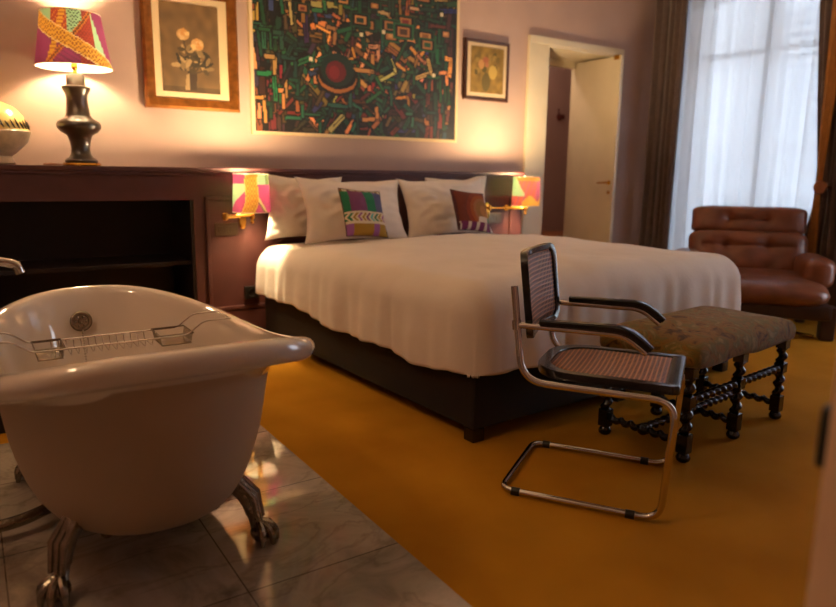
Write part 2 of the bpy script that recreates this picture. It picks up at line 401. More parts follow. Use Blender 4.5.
BOX('front_wall', (0, -12, 0), (1, 14, 15.5), M['facade'], fc)
for i, y in enumerate((-7.5, -4.6, -1.7, 1.2, 4.1, 7.0)):
    for j, z in enumerate((4.4, 8.0, 11.6)):
        f = BOX('window_shutter', (-.06, y-.65, z), (.02, y+.65, z+2.2), M['facade_dark'], fc, .01)
        bm = bmesh.new()
        for k in range(11): box(bm, (-.09, y-.6, z+.1+k*.19), (-.05, y+.6, z+.19+k*.19))
        finish('slat_panel', bm, M['facade'], f)
        BOX('window_sill', (-.25, y-.8, z-.15), (.05, y+.8, z), M['facade'], fc, .01)
for z in (3.9, 7.5, 11.1): BOX('string_course', (-.18, -12, z), (.05, 14, z+.18), M['facade'], fc)
bm = bmesh.new(); box(bm, (XW+.85, -30, -6.2), (30, 40, -6)); struct(finish('ground', bm, M['facade_dark']))

# ---- curtains
def curtain(name, label, m, path, z0, z1, amp, waves, group=None, shape=None, seed=0, nv=26, thick=.004, parent=None):
    (xa, ya), (xb, yb) = path; nu = int(waves*10); L_ = math.hypot(xb-xa, yb-ya)
    tx, ty = (xb-xa)/L_, (yb-ya)/L_; nx_, ny_ = -ty, tx
    def f(u, v):
        z = z0+(z1-z0)*v
        ph = 2*PI*waves*u + 1.2*nz(u*4+seed, v*.7)
        a = amp*(.7+.6*nz(u*6+seed, 3, v*.5))*(1-.25*v)
        off = a*math.sin(ph) + .35*a*math.sin(2.3*ph+1)
        uu = u + .25/waves*math.cos(ph)*.3
        sx = 0; ox = 0
        if shape: uu, ox = shape(uu, v, z)
        d = uu*L_
        return Vector((xa+tx*d+nx_*(off+ox), ya+ty*d+ny_*(off+ox), z))
    bm = bmesh.new(); grid_surface(bm, nu, nv, f)
    o = finish(name, bm, m, parent, smooth=180); solid(o, thick)
    if label: tag(o, label, 'curtain', group)
    return o
curtain('velvet_curtain', 'dark brown curtain hanging straight between the doorway and the sheer curtain', M['curtain'], ((6.15, 4.93), (6.155, 4.55)), .02, 3.1, .045, 5, 'brown window curtains', seed=2)
curtain('sheer_curtain', 'translucent white sheer curtain covering the tall window behind the leather armchair', M['sheer'], ((6.235, 4.64), (6.235, 3.02)), .02, 3.1, .045, 9, seed=5, thick=.001)
# right-hand curtain, gathered by a holdback
TZ = 1.13
def tied(u, v, z):
    k = min(1, max(0, (3.1-z)/(3.1-TZ)))**1.3 if z > TZ else (.62+.38*math.exp(-((z-TZ)/.3)**2))
    return u*(1-.62*k)+.30*k, 0
tc2 = thing('tied_curtain', 'dark brown curtain gathered back by a round wooden knob at the right of the window', 'curtain', group='brown window curtains')
curtain('drape', None, M['curtain'], ((6.13, 3.27), (6.11, 2.62)), .02, 3.1, .04, 6, shape=tied, seed=9, parent=tc2)
curtain('lit_pleat_strip', None, M['curtain_gold'], ((6.04, 3.10), (6.035, 2.95)), .02, 3.1, .012, 2, shape=tied, seed=13, parent=tc2)  # ochre strip stands in for warm light on the pleats
kb = thing('curtain_holdback', 'round wooden holdback knob beside the gathered brown curtain', 'holdback', (XW, 2.96, TZ))
bm = bmesh.new(); lathe(bm, [(.03, 0), (.03, .01), (.011, .02), (.011, .36)], 14, (0, 0, 0), (-1, 0, 0)); finish('stem', bm, M['brass'], kb)
bm = bmesh.new(); lathe(bm, [(.02, 0), (.05, .006), (.056, .018), (.05, .03), (.03, .034), (.012, .028), (.004, .028)], 24, (-.36, 0, 0), (-1, 0, 0)); finish('knob', bm, M['terracotta'], kb)
rod = thing('curtain_rod', 'dark curtain rod above the tall window', 'curtain rod', (6.18, 3.65, 3.13))
bm = bmesh.new(); tube(bm, [(0, -1.25, 0), (0, 1.25, 0)], .016, 10); finish('rod', bm, M['darkframe'], rod)
for y in (-1.15, 0.1, 1.15):
    bm = bmesh.new(); tube(bm, [(0, y, 0), (.14, y, 0)], .01, 8); finish('bracket', bm, M['darkframe'], rod)

# ------------------------------------------------------------------ pictures
def raster(w, h, px):
    return np.zeros((int(h*px), int(w*px), 3)), px
def draw_poly(A, pts, col):
    h, w, _ = A.shape; P = np.array(pts, float)
    x0, y0 = np.maximum(np.floor(P.min(0)).astype(int), 0); x1, y1 = np.minimum(np.ceil(P.max(0)).astype(int)+1, [w, h])
    if x1 <= x0 or y1 <= y0: return
    X, Y = np.meshgrid(np.arange(x0, x1)+.5, np.arange(y0, y1)+.5)
    ins = np.zeros(X.shape, bool); n = len(P)
    for i in range(n):
        a, b = P[i], P[(i+1) % n]
        if a[1] == b[1]: continue
        c = ((a[1] > Y) != (b[1] > Y)) & (X < (b[0]-a[0])*(Y-a[1])/(b[1]-a[1])+a[0]); ins ^= c
    A[y0:y1, x0:x1][ins] = col
def ell(cx, cy, a, b, rot=0, n=20):
    c, s = math.cos(rot), math.sin(rot)
    return [(cx+a*math.cos(t)*c-b*math.sin(t)*s, cy+a*math.cos(t)*s+b*math.sin(t)*c) for t in [2*PI*i/n for i in range(n)]]
def picture_mesh(name, A, x0, z0, x1, z1, y, m, parent, t=.004):
    """thin sheet facing -Y in parent space with raster A (row 0 = bottom)"""
    h, w, _ = A.shape
    bm = bmesh.new(); grid_surface(bm, w, h, lambda u, v: Vector((x0+(x1-x0)*u, y, z0+(z1-z0)*v)))
    o = finish(name, bm, m, parent, smooth=0)
    def fn(c):
        i = min(w-1, int((c.x-x0)/(x1-x0)*w)); j = min(h-1, int((c.z-z0)/(z1-z0)*h)); return A[j, i]
    paint(o, fn); solid(o, t, -1); return o
def frame_ring(bm, x0, z0, x1, z1, w, y0, y1, bevel=.006, crown=0):
    """mitred picture-frame ring between back plane y1 and front y0"""
    prof = [(0, y1), (0, y0+crown), (w*.25, y0), (w*.55, y0+crown*.4), (w*.8, y0+crown), (w, y0+crown*1.4), (w, y1)]
    rs = []
    for d, y in prof: rs.append([Vector((x0+d, y, z0+d)), Vector((x1-d, y, z0+d)), Vector((x1-d, y, z1-d)), Vector((x0+d, y, z1-d))])
    rings(bm, rs, cap0=False, cap1=False)
    return bm

def abstract_raster():
    W, H = 250, 186; A = np.zeros((H, W, 3)); A[:] = (20, 17, 14)
    g = random.Random(21)
    fills = [(26, 70, 44), (22, 54, 38), (34, 84, 54), (26, 50, 34), (160, 104, 54), (184, 130, 76), (128, 78, 38), (92, 38, 30), (110, 36, 34), (40, 52, 84), (60, 40, 62), (66, 42, 30), (86, 58, 34), (28, 48, 44), (48, 30, 26)]
    wts = [6, 6, 5, 5, 8, 7, 8, 7, 5, 4, 4, 7, 6, 4, 5]
    def strip(cx, cy, l, w, a, col):
        ca, sa = math.cos(a), math.sin(a)
        def q(l, w): return [(cx+ca*u*l/2-sa*v*w/2, cy+sa*u*l/2+ca*v*w/2) for u, v in ((-1, -1), (1, -1), (1, 1), (-1, 1))]
        draw_poly(A, q(l+2.4, w+2.4), (15, 12, 11)); draw_poly(A, q(l, w), col)
        if w > 4 and g.random() < .6: draw_poly(A, q(l*.75, w*.35), [v*.55 for v in col])
    def ang(x, y):
        if x < 38: base = PI/2
        elif y > 120: base = 0 if g.random() < .6 else PI/2
        elif x > 205: base = PI/2
        elif y < 62: base = g.choice([.7, -.8, 1.1, 0, PI/2])
        else: base = g.choice([0, PI/2, .4, -.6, 1.1])
        return base+g.uniform(-.14, .14)
    for y in range(4, H, 9):
        for x in range(4, W, 13):
            c = g.choices(fills, wts)[0]; c = [min(255, v*g.uniform(.8, 1.25)) for v in c]
            strip(x+g.uniform(-5, 5), y+g.uniform(-4, 4), g.uniform(18, 52), g.uniform(2.5, 6), ang(x, y), c)
    for i in range(130):   # bent strokes in green round ochre
        x, y = g.uniform(5, W-5), g.uniform(5, H-5); a = ang(x, y); l = g.uniform(14, 30); w = g.uniform(2.5, 4.5); c = g.choice(fills[:4]+fills[4:6]); c = [v*g.uniform(.9, 1.3) for v in c]
        strip(x, y, l, w, a, c); k = l/2-w/2; l2 = l*.6; b = a+PI/2
        strip(x+math.cos(a)*k+math.cos(b)*l2/2, y+math.sin(a)*k+math.sin(b)*l2/2, l2, w, b, c)
    for i in range(20):   # stepped frames
        x, y = g.uniform(10, W-10), g.uniform(100, H-4); s = g.uniform(8, 14); c = g.choice(fills[:4])
        for k, cc in enumerate((c, (18, 15, 13), g.choice([(176, 120, 66), (150, 96, 52)]), g.choice(fills))):
            r = s*(1-k*.22); draw_poly(A, [(x-r, y-r*.6), (x+r, y-r*.6), (x+r, y+r*.6), (x-r, y+r*.6)], cc)
    # round dark-red disc with orange crescents low on the left
    cx, cy = 93, 66
    draw_poly(A, ell(cx, cy-8, 26, 18), (18, 15, 13)); draw_poly(A, ell(cx, cy-8, 23, 15), (150, 90, 40)); draw_poly(A, ell(cx, cy-4, 23, 15), (18, 15, 13))
    draw_poly(A, ell(cx, cy+1, 20, 17), (22, 40, 32)); draw_poly(A, ell(cx-2, cy-1, 12, 11), (92, 24, 26)); draw_poly(A, ell(cx-4, cy-2, 6, 7), (116, 30, 30))
    for x, y in ((62, 75), (52, 139), (122, 106), (150, 112), (228, 140), (218, 72)): draw_poly(A, ell(x, y, 2.2, 2.2), (210, 190, 150))
    return A
ap = thing('abstract_painting', 'large dark green abstract canvas of small strokes above the bed', 'painting', (0, YW, 0))
picture_mesh('painted_canvas', abstract_raster(), 1.845, 1.496, 3.658, 2.847, -.036, M['canvas'], ap, .03)
bm = bmesh.new(); frame_ring(bm, 1.819, 1.47, 3.684, 2.873, .024, -.04, 0, crown=.002); finish('frame', bm, M['mat'], ap)

def bouquet_raster():
    W, H = 74, 110; A = np.zeros((H, W, 3)); g = random.Random(4)
    for j in range(H):
        for i in range(W): A[j, i] = np.array((104, 78, 48))*(1+.18*nz(i*.09, j*.07))*(.92+.16*j/H)
    A[:7] *= .8
    draw_poly(A, [(33, 3), (43, 3), (44, 26), (32, 26)], (58, 42, 30)); draw_poly(A, [(28, 3), (34, 3), (34, 24), (30, 22)], (150, 122, 84))
    for x0, y0, x1, y1 in ((38, 24, 28, 66), (40, 24, 46, 56), (38, 24, 22, 50), (40, 24, 56, 44), (38, 24, 22, 34), (40, 24, 56, 30), (39, 24, 40, 58)):
        d = math.hypot(x1-x0, y1-y0); nx, ny = (y1-y0)/d*.9, -(x1-x0)/d*.9
        draw_poly(A, [(x0-nx, y0-ny), (x0+nx, y0+ny), (x1+nx, y1+ny), (x1-nx, y1-ny)], (66, 52, 34))
    for k in range(52):
        a = g.uniform(-.6, 3.75); r = g.uniform(4, 22); x, y = 39+r*math.cos(a), 37+r*math.sin(a)*1.0
        draw_poly(A, ell(x, y, g.uniform(4.5, 7.5), g.uniform(1.8, 3), g.uniform(0, PI)), g.choice([(52, 44, 32), (70, 56, 36), (160, 130, 88), (44, 36, 28), (124, 100, 66)]))
    for cx, cy, r in ((28, 72, 8), (46, 61, 8.5)):
        draw_poly(A, ell(cx, cy, r, r*.9), (186, 140, 84))
        for k in range(9): draw_poly(A, ell(cx+g.uniform(-6, 6), cy+g.uniform(-5, 5), 3.4, 2.2, g.uniform(0, PI)), g.choice([(214, 170, 108), (190, 132, 70), (200, 160, 108)]))
    return A
fp = thing('framed_picture', 'gilt framed flower still life hanging between the table lamp and the abstract painting', 'picture', (0, YW, 0), group=None)
bm = bmesh.new(); frame_ring(bm, 1.081, 1.616, 1.729, 2.432, .072, -.05, 0, crown=.014); finish('frame', bm, M['gold'], fp)
bm = bmesh.new(); box(bm, (1.143, -0.022, 1.678), (1.663, -0.004, 2.374)); finish('mount_board', bm, M['mat'], fp)
picture_mesh('picture', bouquet_raster(), 1.203, 1.732, 1.595, 2.312, -.026, M['print'], fp)

def olive_raster():
    W, H = 54, 58; A = np.zeros((H, W, 3)); g = random.Random(9)
    for j in range(H):
        for i in range(W): A[j, i] = np.array((126, 98, 44))*(1+.25*nz(i*.12, j*.12, 5))
    draw_poly(A, ell(25, 14, 7, 12), (92, 78, 40))
    for k in range(26): draw_poly(A, ell(g.uniform(8, 46), g.uniform(24, 50), g.uniform(3, 6), g.uniform(2, 4), g.uniform(0, PI)), g.choice([(104, 84, 38), (84, 72, 34), (140, 112, 56)]))
    draw_poly(A, ell(36, 27, 7, 9), (178, 148, 74)); draw_poly(A, ell(17, 36, 5, 6), (176, 126, 74)); draw_poly(A, ell(24, 42, 5, 4), (150, 88, 60)); draw_poly(A, ell(26, 36, 3, 3), (160, 100, 70))
    return A
sp = thing('framed_picture', 'small dark-framed olive flower picture on the wall beside the doorway', 'picture', (0, YW, 0))
bm = bmesh.new(); frame_ring(bm, 3.762, 1.851, 4.266, 2.366, .028, -.034, 0, crown=.006); finish('frame', bm, M['darkframe'], sp)
bm = bmesh.new(); box(bm, (3.786, -0.02, 1.876), (4.243, -0.004, 2.343)); finish('mount_board', bm, M['grey_mat'], sp)
picture_mesh('picture', olive_raster(), 3.83, 1.917, 4.204, 2.307, -.023, M['print'], sp)

# ------------------------------------------------------------------ lamps
PURP = (120, 22, 84); RED = (150, 34, 24); ORA = (206, 110, 18); YEL = (226, 168, 36); MINT = (150, 214, 170); DGR = (60, 92, 46); CRE = (236, 214, 150); MAG = (176, 24, 116)
def wax_big(a, h):
    """bold wax print on the big shade: a = angle from front in -pi..pi, h = 0..1 up"""
    x = a*.24; y = h*.31                       # metres on the cloth
    def band(px, py, ang, half):
        d = (x-px)*-math.sin(ang)+(y-py)*math.cos(ang); return abs(d) < half, d
    i1, d1 = band(-.02, .13, -.42, .045)
    if i1:
        if abs(d1) > .038: return CRE
        return YEL if (int(x*130)+int(y*110)) % 3 else (150, 80, 14)
    i2, d2 = band(.045, .20, .75, .014)
    if i2: return ORA if abs(d2) > .006 else (96, 46, 16)
    i3, _ = band(-.12, .12, 1.25, .022)
    if i3: return YEL if int(y*150) % 3 else (170, 86, 16)
    if y > .17 and -.035 < x < .09 and y > .15+x*.9: return MINT if (int(x*170)+int(y*170)) % 4 else (40, 70, 60)
    if x > .16: return MINT if (x-.16) < (.31-y)*.35 else PURP
    if x > .05: return RED if int((x+y)*120) % 3 else (116, 20, 22)
    if x < -.16: return PURP if y < .24 else MINT
    if y > .16: return RED if int((x-y)*110) % 4 else ORA
    return PURP if int((x*.6+y)*140) % 4 else (84, 14, 62)
def wax_left(a, h):
    x = a/1.2; y = h
    c = -.02+.3*(y-.5)+.10*math.sin(y*5)
    if abs(x-c) < .26: return YEL if (int((x+2)*16)+int(y*15)) % 2 else (196, 116, 14)
    if abs(x-c) < .30: return (240, 200, 70)
    if x > c:
        if y > .72: return MINT if x < .75 else DGR
        d = (y-.1)+(x-.3)*.9
        if .22 < d < .34: return CRE
        if .16 < d <= .22: return DGR
        return MAG
    return MAG if y > .75 or y < .2+.5*(x+1) else MINT
def wax_right(a, h):
    x = a/1.2; y = h
    if y < .26+.1*math.sin(x*6) and x > -.2: return YEL
    if x < -.1 and y > .35 and y-.35 < (.0-x)*.9: return MINT
    if y > .86: return ORA
    if x > .7: return PURP
    return (190, 52, 40) if int((x-y*.6+3)*9) % 3 else (150, 40, 90)
def shade(parent, z0, z1, r0, r1, fn, c=(0, 0), rot=R(-98), m='shade_fabric'):
    seg, nv = 120, 44
    bm = bmesh.new()
    rs = [[Vector((c[0]+(r0+(r1-r0)*v/nv)*math.cos(2*PI*i/seg), c[1]+(r0+(r1-r0)*v/nv)*math.sin(2*PI*i/seg), z0+(z1-z0)*v/nv)) for i in range(seg)] for v in range(nv+1)]
    rings(bm, rs, cap0=False, cap1=False)
    o = finish('lamp_shade', bm, M[m], parent, smooth=180)
    def f(p):
        a = math.atan2(p.y-c[1], p.x-c[0])-rot; a = (a+PI) % (2*PI)-PI
        q = fn(a, (p.z-z0)/(z1-z0)); g = (q[0]+q[1]+q[2])/3; k = (.72, .16, .12) if m == 'shade_thick' else (.62, .14, .24); return tuple(k[0]*v+k[1]*g+k[2]*w_ for v, w_ in zip(q, (225, 205, 175)))
    paint(o, f)
    bm = bmesh.new(); rings(bm, [[Vector((c[0]+(r-.004)*math.cos(2*PI*i/64), c[1]+(r-.004)*math.sin(2*PI*i/64), z)) for i in range(64)] for z, r in ((z0, r0), (z1, r1))], cap0=False, cap1=False)
    finish('shade_lining', bm, M['lining_cloth'], o, smooth=180)
    bm = bmesh.new()
    bm.free()
    for z, r in ((z0, r0), (z1, r1)):
        bm = bmesh.new(); tube(bm, [(c[0]+r*math.cos(t*PI/24), c[1]+r*math.sin(t*PI/24), z) for t in range(48)], .0028, 6, close=True); finish('rim', bm, M['lining'], o)
    return o
def lamp_light(name, loc, power, size=.03):
    l = bpy.data.lights.new(name, 'POINT'); l.energy = power; l.color = (1, .72, .38); l.shadow_soft_size = size
    o = bpy.data.objects.new(name, l); COL.objects.link(o); o.location = loc; return o

LX, LY = .636, 4.79
tl = thing('table_lamp', 'big lit table lamp with dark turned body and bright patterned drum shade on the ledge', 'lamp', (LX, LY, LZ))
bm = bmesh.new(); lathe(bm, [(.0, 0), (.108, 0), (.110, .006), (.106, .016), (.09, .022)], 40); finish('brass_base', bm, M['brass'], tl)
bm = bmesh.new(); lathe(bm, [(.0, .02), (.092, .02), (.094, .032), (.086, .042), (.068, .052), (.056, .075), (.054, .11), (.06, .15), (.072, .185), (.105, .205), (.124, .228), (.126, .25), (.116, .268), (.085, .285), (.070, .305), (.064, .345), (.060, .40), (.064, .43), (.076, .452), (.08, .462), (.08, .472), (.055, .480), (.052, .49), (.052, .535), (.046, .548), (.0, .55)], 48)
finish('turned_body', bm, M['lamp_body'], tl)
bm = bmesh.new(); lathe(bm, [(0, .545), (.014, .545), (.012, .57), (.02, .58), (.02, .60), (.014, .61), (.014, .64)], 16); finish('lamp_socket', bm, M['brass'], tl)
bm = bmesh.new(); ball(bm, (0, 0, .685), .035, 16, (1, 1, 1.25)); finish('bulb', bm, M['bulb'], tl)
sh = shade(tl, .585, .895, .213, .165, wax_big, m='shade_thick')
bm = bmesh.new()
for k in range(3):
    a = k*2*PI/3+.3; tube(bm, [(.014*math.cos(a), .014*math.sin(a), .625), (.212*math.cos(a), .212*math.sin(a), .592)], .002, 6)
finish('spider', bm, M['brass'], sh)
lamp_light('table_lamp_glow', (LX, LY-.0, LZ+.735), 42, .06)

def sconce(name, label, px, pz, ex, ey, jx, jy, r0, r1, hgt, fn):
    """wall plate at px; arm folds through elbow (ex, ey) to the shade post (jx, jy)"""
    t = thing('wall_sconce', label, 'lamp', (px, YP, pz), group=None)
    bm = bmesh.new(); 
    rs = []
    for y, s in ((0, 1), (-.012, 1), (-.02, .8)): rs.append([Vector((.028*s*math.copysign(abs(math.cos(a))**.7, math.cos(a)), y, .075*s*math.copysign(abs(math.sin(a))**.8, math.sin(a)))) for a in [2*PI*i/28 for i in range(28)]])
    rings(bm, rs); finish('wall_plate', bm, M['brass'], t)
    zA = .03
    bm = bmesh.new()
    e = Vector((ex-px, ey-YP, zA)); j = Vector((jx-px, jy-YP, zA))
    tube(bm, [(0, -.015, zA), (0, -.05, zA)], .010, 10); tube(bm, [Vector((0, -.05, zA)), e], .008, 12); tube(bm, [e, j], [.016, .011], 14)
    for p, r in ((Vector((0, -.05, zA)), .014), (e, .021), (j, .019)): lathe(bm, [(0, -.025), (r*.7, -.025), (r, -.018), (r, .018), (r*.7, .025), (0, .025)], 16, p)
    finish('swing_arm', bm, M['brass'], t)
    bm = bmesh.new(); tube(bm, [j+Vector((0, 0, -.045)), j+Vector((0, 0, .09))], .009, 10); ball(bm, j+Vector((0, 0, -.045)), .013, 10); lathe(bm, [(.0, .02), (.02, .03), (.018, .13), (0, .155)], 14, j); finish('lamp_socket', bm, M['brass'], t)
    bm = bmesh.new(); ball(bm, j+Vector((0, 0, .185)), .022, 14, (1, 1, 1.5)); finish('bulb', bm, M['bulb'], t)
    z0 = zA+.022; shade(t, z0, z0+hgt, r0, r1, fn, (j.x, j.y), math.atan2(-jy, -jx))
    lamp_light('sconce_glow', (jx, jy, pz+j.z+.222), 62, .05)
    return t
sconce('s', 'brass wall sconce with magenta and yellow shade left of the bed', 1.60, .88, 1.40, YP-.26, 1.605, YP-.19, .125, .114, .25, wax_left)
sconce('s', 'brass wall sconce with red and mint shade right of the bed near the doorway', 3.77, .885, 3.95, YP-.05, 4.06, YP-.18, .122, .112, .245, wax_right)
def switch(x, z, w, h, label, m, nkeys):
    s = thing('light_switch', label, 'switch', (x, YP, z))
    BOX('face_plate', (-w/2, -.009, -h/2), (w/2, 0, h/2), m, s, .003)
    for k in range(nkeys):
        a = -w/2+.018+k*(w-.036)/nkeys; BOX('rocker', (a+.002, -.013, -h/2+.02), (a+(w-.036)/nkeys-.002, -.008, h/2-.02), M['bronze'], s, .002)
switch(1.487, .807, .16, .085, 'bronze light switch plate under the left sconce', M['bronze'], 3)
switch(3.86, .825, .15, .085, 'bronze light switch plate under the right sconce beside the pillows', M['bronze'], 3)
so = thing('wall_socket', 'black socket box low on the wooden panelling at the bed corner', 'socket', (1.645, YP, .355))
BOX('face_plate', (-.05, -.03, -.045), (.05, 0, .045), M['dark_plastic'], so, .006)
bm = bmesh.new(); lathe(bm, [(0, .03), (.03, .03), (.03, .036), (.026, .036), (.024, .031), (0, .031)], 20, (0, 0, 0), (0, -1, 0)); finish('outlet', bm, M['dark_plastic'], so)

# ---- vase and small stick on the ledge
vs = thing('ceramic_vase', 'round yellow and grey ceramic vase with black strokes on the ledge', 'vase', (.165, 4.805, LZ))
VR = .193
bm = bmesh.new(); lathe(bm, [(0, .0), (.105, 0), (.115, .01), (.10, .03), (.098, .05), (.13, .075), (VR*.97, .13), (VR*1.06, .175), (VR*1.08, .192), (VR*1.05, .20), (.13, .20)], 48); finish('bowl_base', bm, M['vase_w'], vs)
bm = bmesh.new(); lathe(bm, [(.12, .195), (VR*1.04, .20), (VR*1.0, .235), (VR*.9, .285), (VR*.7, .33), (.085, .355), (.06, .365), (.052, .39), (.06, .42), (.052, .42), (.045, .38), (0, .36)], 48); up = finish('upper_body', bm, M['vase_y'], vs)
bm = bmesh.new()
for k in range(40):
    a = 2*PI*k/40; r = VR*1.045
    def P(zz, da): 
        rr = VR*1.045 if zz < .21 else VR*(1.045-(zz-.21)*1.05); return Vector((rr*math.cos(a+da), rr*math.sin(a+da), zz))
    tube(bm, [P(.207, 0), P(.225, -.05), P(.245+.01*(k % 3), -.11)], [.002, .006, .002], 6)
finish('black_strokes', bm, M['dark_plastic'], up)
bm = bmesh.new(); tube(bm, [(.415, 4.70, LZ+.007), (.46, 4.69, LZ+.007), (.515, 4.695, LZ+.006)], [.005, .007, .004], 8); tag(finish('pen', bm, M['terracotta']), 'small brown stick lying on the ledge between the vase and the table lamp', 'stick')

# ------------------------------------------------------------------ bed
BC = Vector((2.825, 3.45, 0)); BROT = R(2.6)
bed = thing('bed', 'large double bed with black upholstered base against the wine-coloured panelling', 'bed', BC, BROT)
BW, BL0, BL1 = 1.06, -1.12, 1.17      # half width, foot, head
BOX('base', (-BW, BL0, .06), (BW, BL1, .34), M['bedbase'], bed, .02)
BOX('mattress', (-BW+.04, BL0+.06, .34), (BW-.04, BL1, .61), M['linen'], bed, .06)
for x in (-BW+.04, BW-.04, 0):
    for y in (BL0+.04, BL1-.06): BOX('leg', (x-.035, y-.035, 0), (x+.035, y+.035, .065), M['black_wood'], bed, .006)
def duvet():
    bm = bmesh.new()
    cx, fy, hy = BW-.105, BL0+.115, BL1-.02
    rr = .155; drop = .415; top = .735
    def prof(d):
        # d = cloth length past the core edge -> (outward, down)
        q = rr*PI/2
        if d < q: a = d/rr; return rr*math.sin(a), rr*(1-math.cos(a))
        e = d-q; return rr+.03*e, rr+e*.99
    Lx = rr*PI/2+drop-rr-.0
    def f(u, v):
        sx = (u*2-1)*(cx+Lx); sy = hy-(v)*(hy-fy+Lx)
        dx = max(0, abs(sx)-cx); dy = max(0, fy-sy)
        px = max(-cx, min(cx, sx)); py = max(fy, sy)
        hd = min(1, max(0, (py-hy+.62)/.3)); dome = .03*(1-(px/cx)**2)*(1-hd)-.036*hd*hd*(3-2*hd)+.012*nz(px*2.2, py*2.2)+.005*nz(px*7, py*7, 2)
        if dx == 0 and dy == 0: return Vector((px, py, top+dome))
        d = min((dx**5+dy**5)**.2, Lx); d *= 1-.18*min(1, max(0, (py-hy+1.1)/1.0))*min(1, d/.5); d = d*(1-.012*math.sin(px*9+py*7)-.03*nz(px*3, py*3, 7)) if d > .25 else d
        n = Vector((math.copysign(dx, sx), -dy, 0)).normalized()
        o, z = prof(d)
        s = (py if dx > dy else px)
        wv = min(1, max(0, (d-.12)/.25)); o += wv*(.016+.010*math.sin(s*13+2*nz(s*2, 1))+.018*nz(s*5, d*2, 3)+.007*math.sin(s*41+3*nz(s*4, 2)+d*3))
        return Vector((px, py, top+dome-z))+n*o
    grid_surface(bm, 190, 170, f)
    o = finish('duvet', bm, M['linen'], None, smooth=180)
    o.location = BC; o.rotation_euler = (0, 0, BROT); solid(o, .012, -1)
    return tag(o, 'white duvet spread smooth over the double bed, hanging over its sides', 'duvet')
duvet()

def pillow_mesh(bm, w, h, t, seed, n=26, pinch=.06, wr=.01):
    """plump pillow centred at origin: width x, height z, thickness y"""
    def side(s):
        def f(u, v):
            a, b = u*2-1, v*2-1
            ex = 1-pinch*(1-a*a)*(abs(b)**3)*0; 
            x = a*w/2*(1-pinch*(1-b*b)*abs(a)**3+.02*nz(b*2+seed, 9)*abs(a)**3); z = b*h/2*(1-pinch*(1-a*a)*abs(b)**3+(.07*nz(a*2.2+seed, 4)*max(0, b)**2 if w > .5 else 0))
            k = max(0, (1-abs(a)**2.4))**.6*max(0, (1-abs(b)**2.4))**.6
            y = s*t/2*k*(1+.18*nz(a*1.6+seed, b*1.6, s))+s*wr*k*nz(a*5+seed, b*5, 3*s)
            return Vector((x, y, z))
        return f
    A = grid_surface(bm, n, n, side(-1)); B = grid_surface(bm, n, n, side(1))
    bmesh.ops.remove_doubles(bm, verts=bm.verts, dist=.0004)
def pillow(name, label, cat, w, h, t, loc, tilt, rz, m, seed, group=None, yaw=0):
    bm = bmesh.new(); pillow_mesh(bm, w, h, t, seed, n=40, pinch=.125, wr=.022)
    o = finish(name, bm, m, None, smooth=180)
    o.matrix_world = Matrix.Translation(loc) @ Matrix.Rotation(rz, 4, 'Z') @ Matrix.Rotation(tilt, 4, 'X') @ Matrix.Rotation(yaw, 4, 'Y')
    return tag(o, label, cat, group)
PG = 'white bed pillows'
pillow('pillow', 'white pillow standing farthest left at the head, behind the large left pillow', 'pillow', .62, .46, .13, (2.02, 4.535, .95), R(-6), R(2), M['linen'], 1, PG, R(2))
pillow('pillow', 'large white pillow leaning at the left, behind the striped cushion', 'pillow',   .85, .47, .17, (2.29, 4.29, .94), R(-20), R(2), M['linen'], 2, PG, R(1))
pillow('pillow', 'large white pillow leaning at the right, behind the brown cushion', 'pillow', .84, .47, .17, (3.115, 4.33, .945), R(-20), R(2), M['linen'], 3, PG, R(-1))
pillow('pillow', 'white pillow standing farthest right at the head, mostly hidden by the large right pillow', 'pillow', .62, .46, .13, (3.40, 4.56, .953), R(-6), R(-2), M['linen'], 4, PG, R(-2))
# cushions
C1 = dict(g=(30, 110, 76), p=(112, 58, 98), b=(84, 84, 120), y=(150, 116, 30), w=(206, 190, 160), m=(140, 80, 140))
def cush1(c):
    x, z = c.x/.17, c.z/.17
    if c.y > .004: return (190, 160, 110)
    if z > .86: return C1['w'] if int((x+2)*9) % 3 else (120, 90, 40)
    if z > -.02:
        if x < -.72: return C1['g']
        if x < -.05: return C1['p']
        if x < .42: return C1['g']
        return C1['b']
    if z > -.52:
        if z > -.12 or z < -.44: return C1['w']
        k = (x+1-abs(z+.28)*.9); i = int(k*5.2); 
        if (k*5.2) % 1 < .45: return C1['w']
        return [C1['g'], C1['y'], C1['m'], C1['y'], C1['p'], (90, 170, 170)][i % 6]
    if x < -.7 or .2 < x < .5: return C1['m']
    return C1['y']
def cush2(c):
    x, z = c.x/.17, c.z/.17
    if c.y > .004: return (120, 90, 50)
    if abs(x) > .9 or z > .9: return (78, 38, 44)
    if z < -.62: return (104, 32, 80) if int((x+2)*6) % 3 else (196, 180, 160)
    if z < -.4 and x > .1: return (206, 190, 170) if x < .7 else (70, 96, 50)
    d = math.hypot(x-.55, z+.1)
    if .55 < d < .68: return (150, 96, 60)
    if d < .55: return (140, 96, 48) if d > .3 else (168, 112, 60)
    if d < 1.05: return (128, 50, 26) if d > .85 else (150, 76, 30)
    return (104, 44, 28)
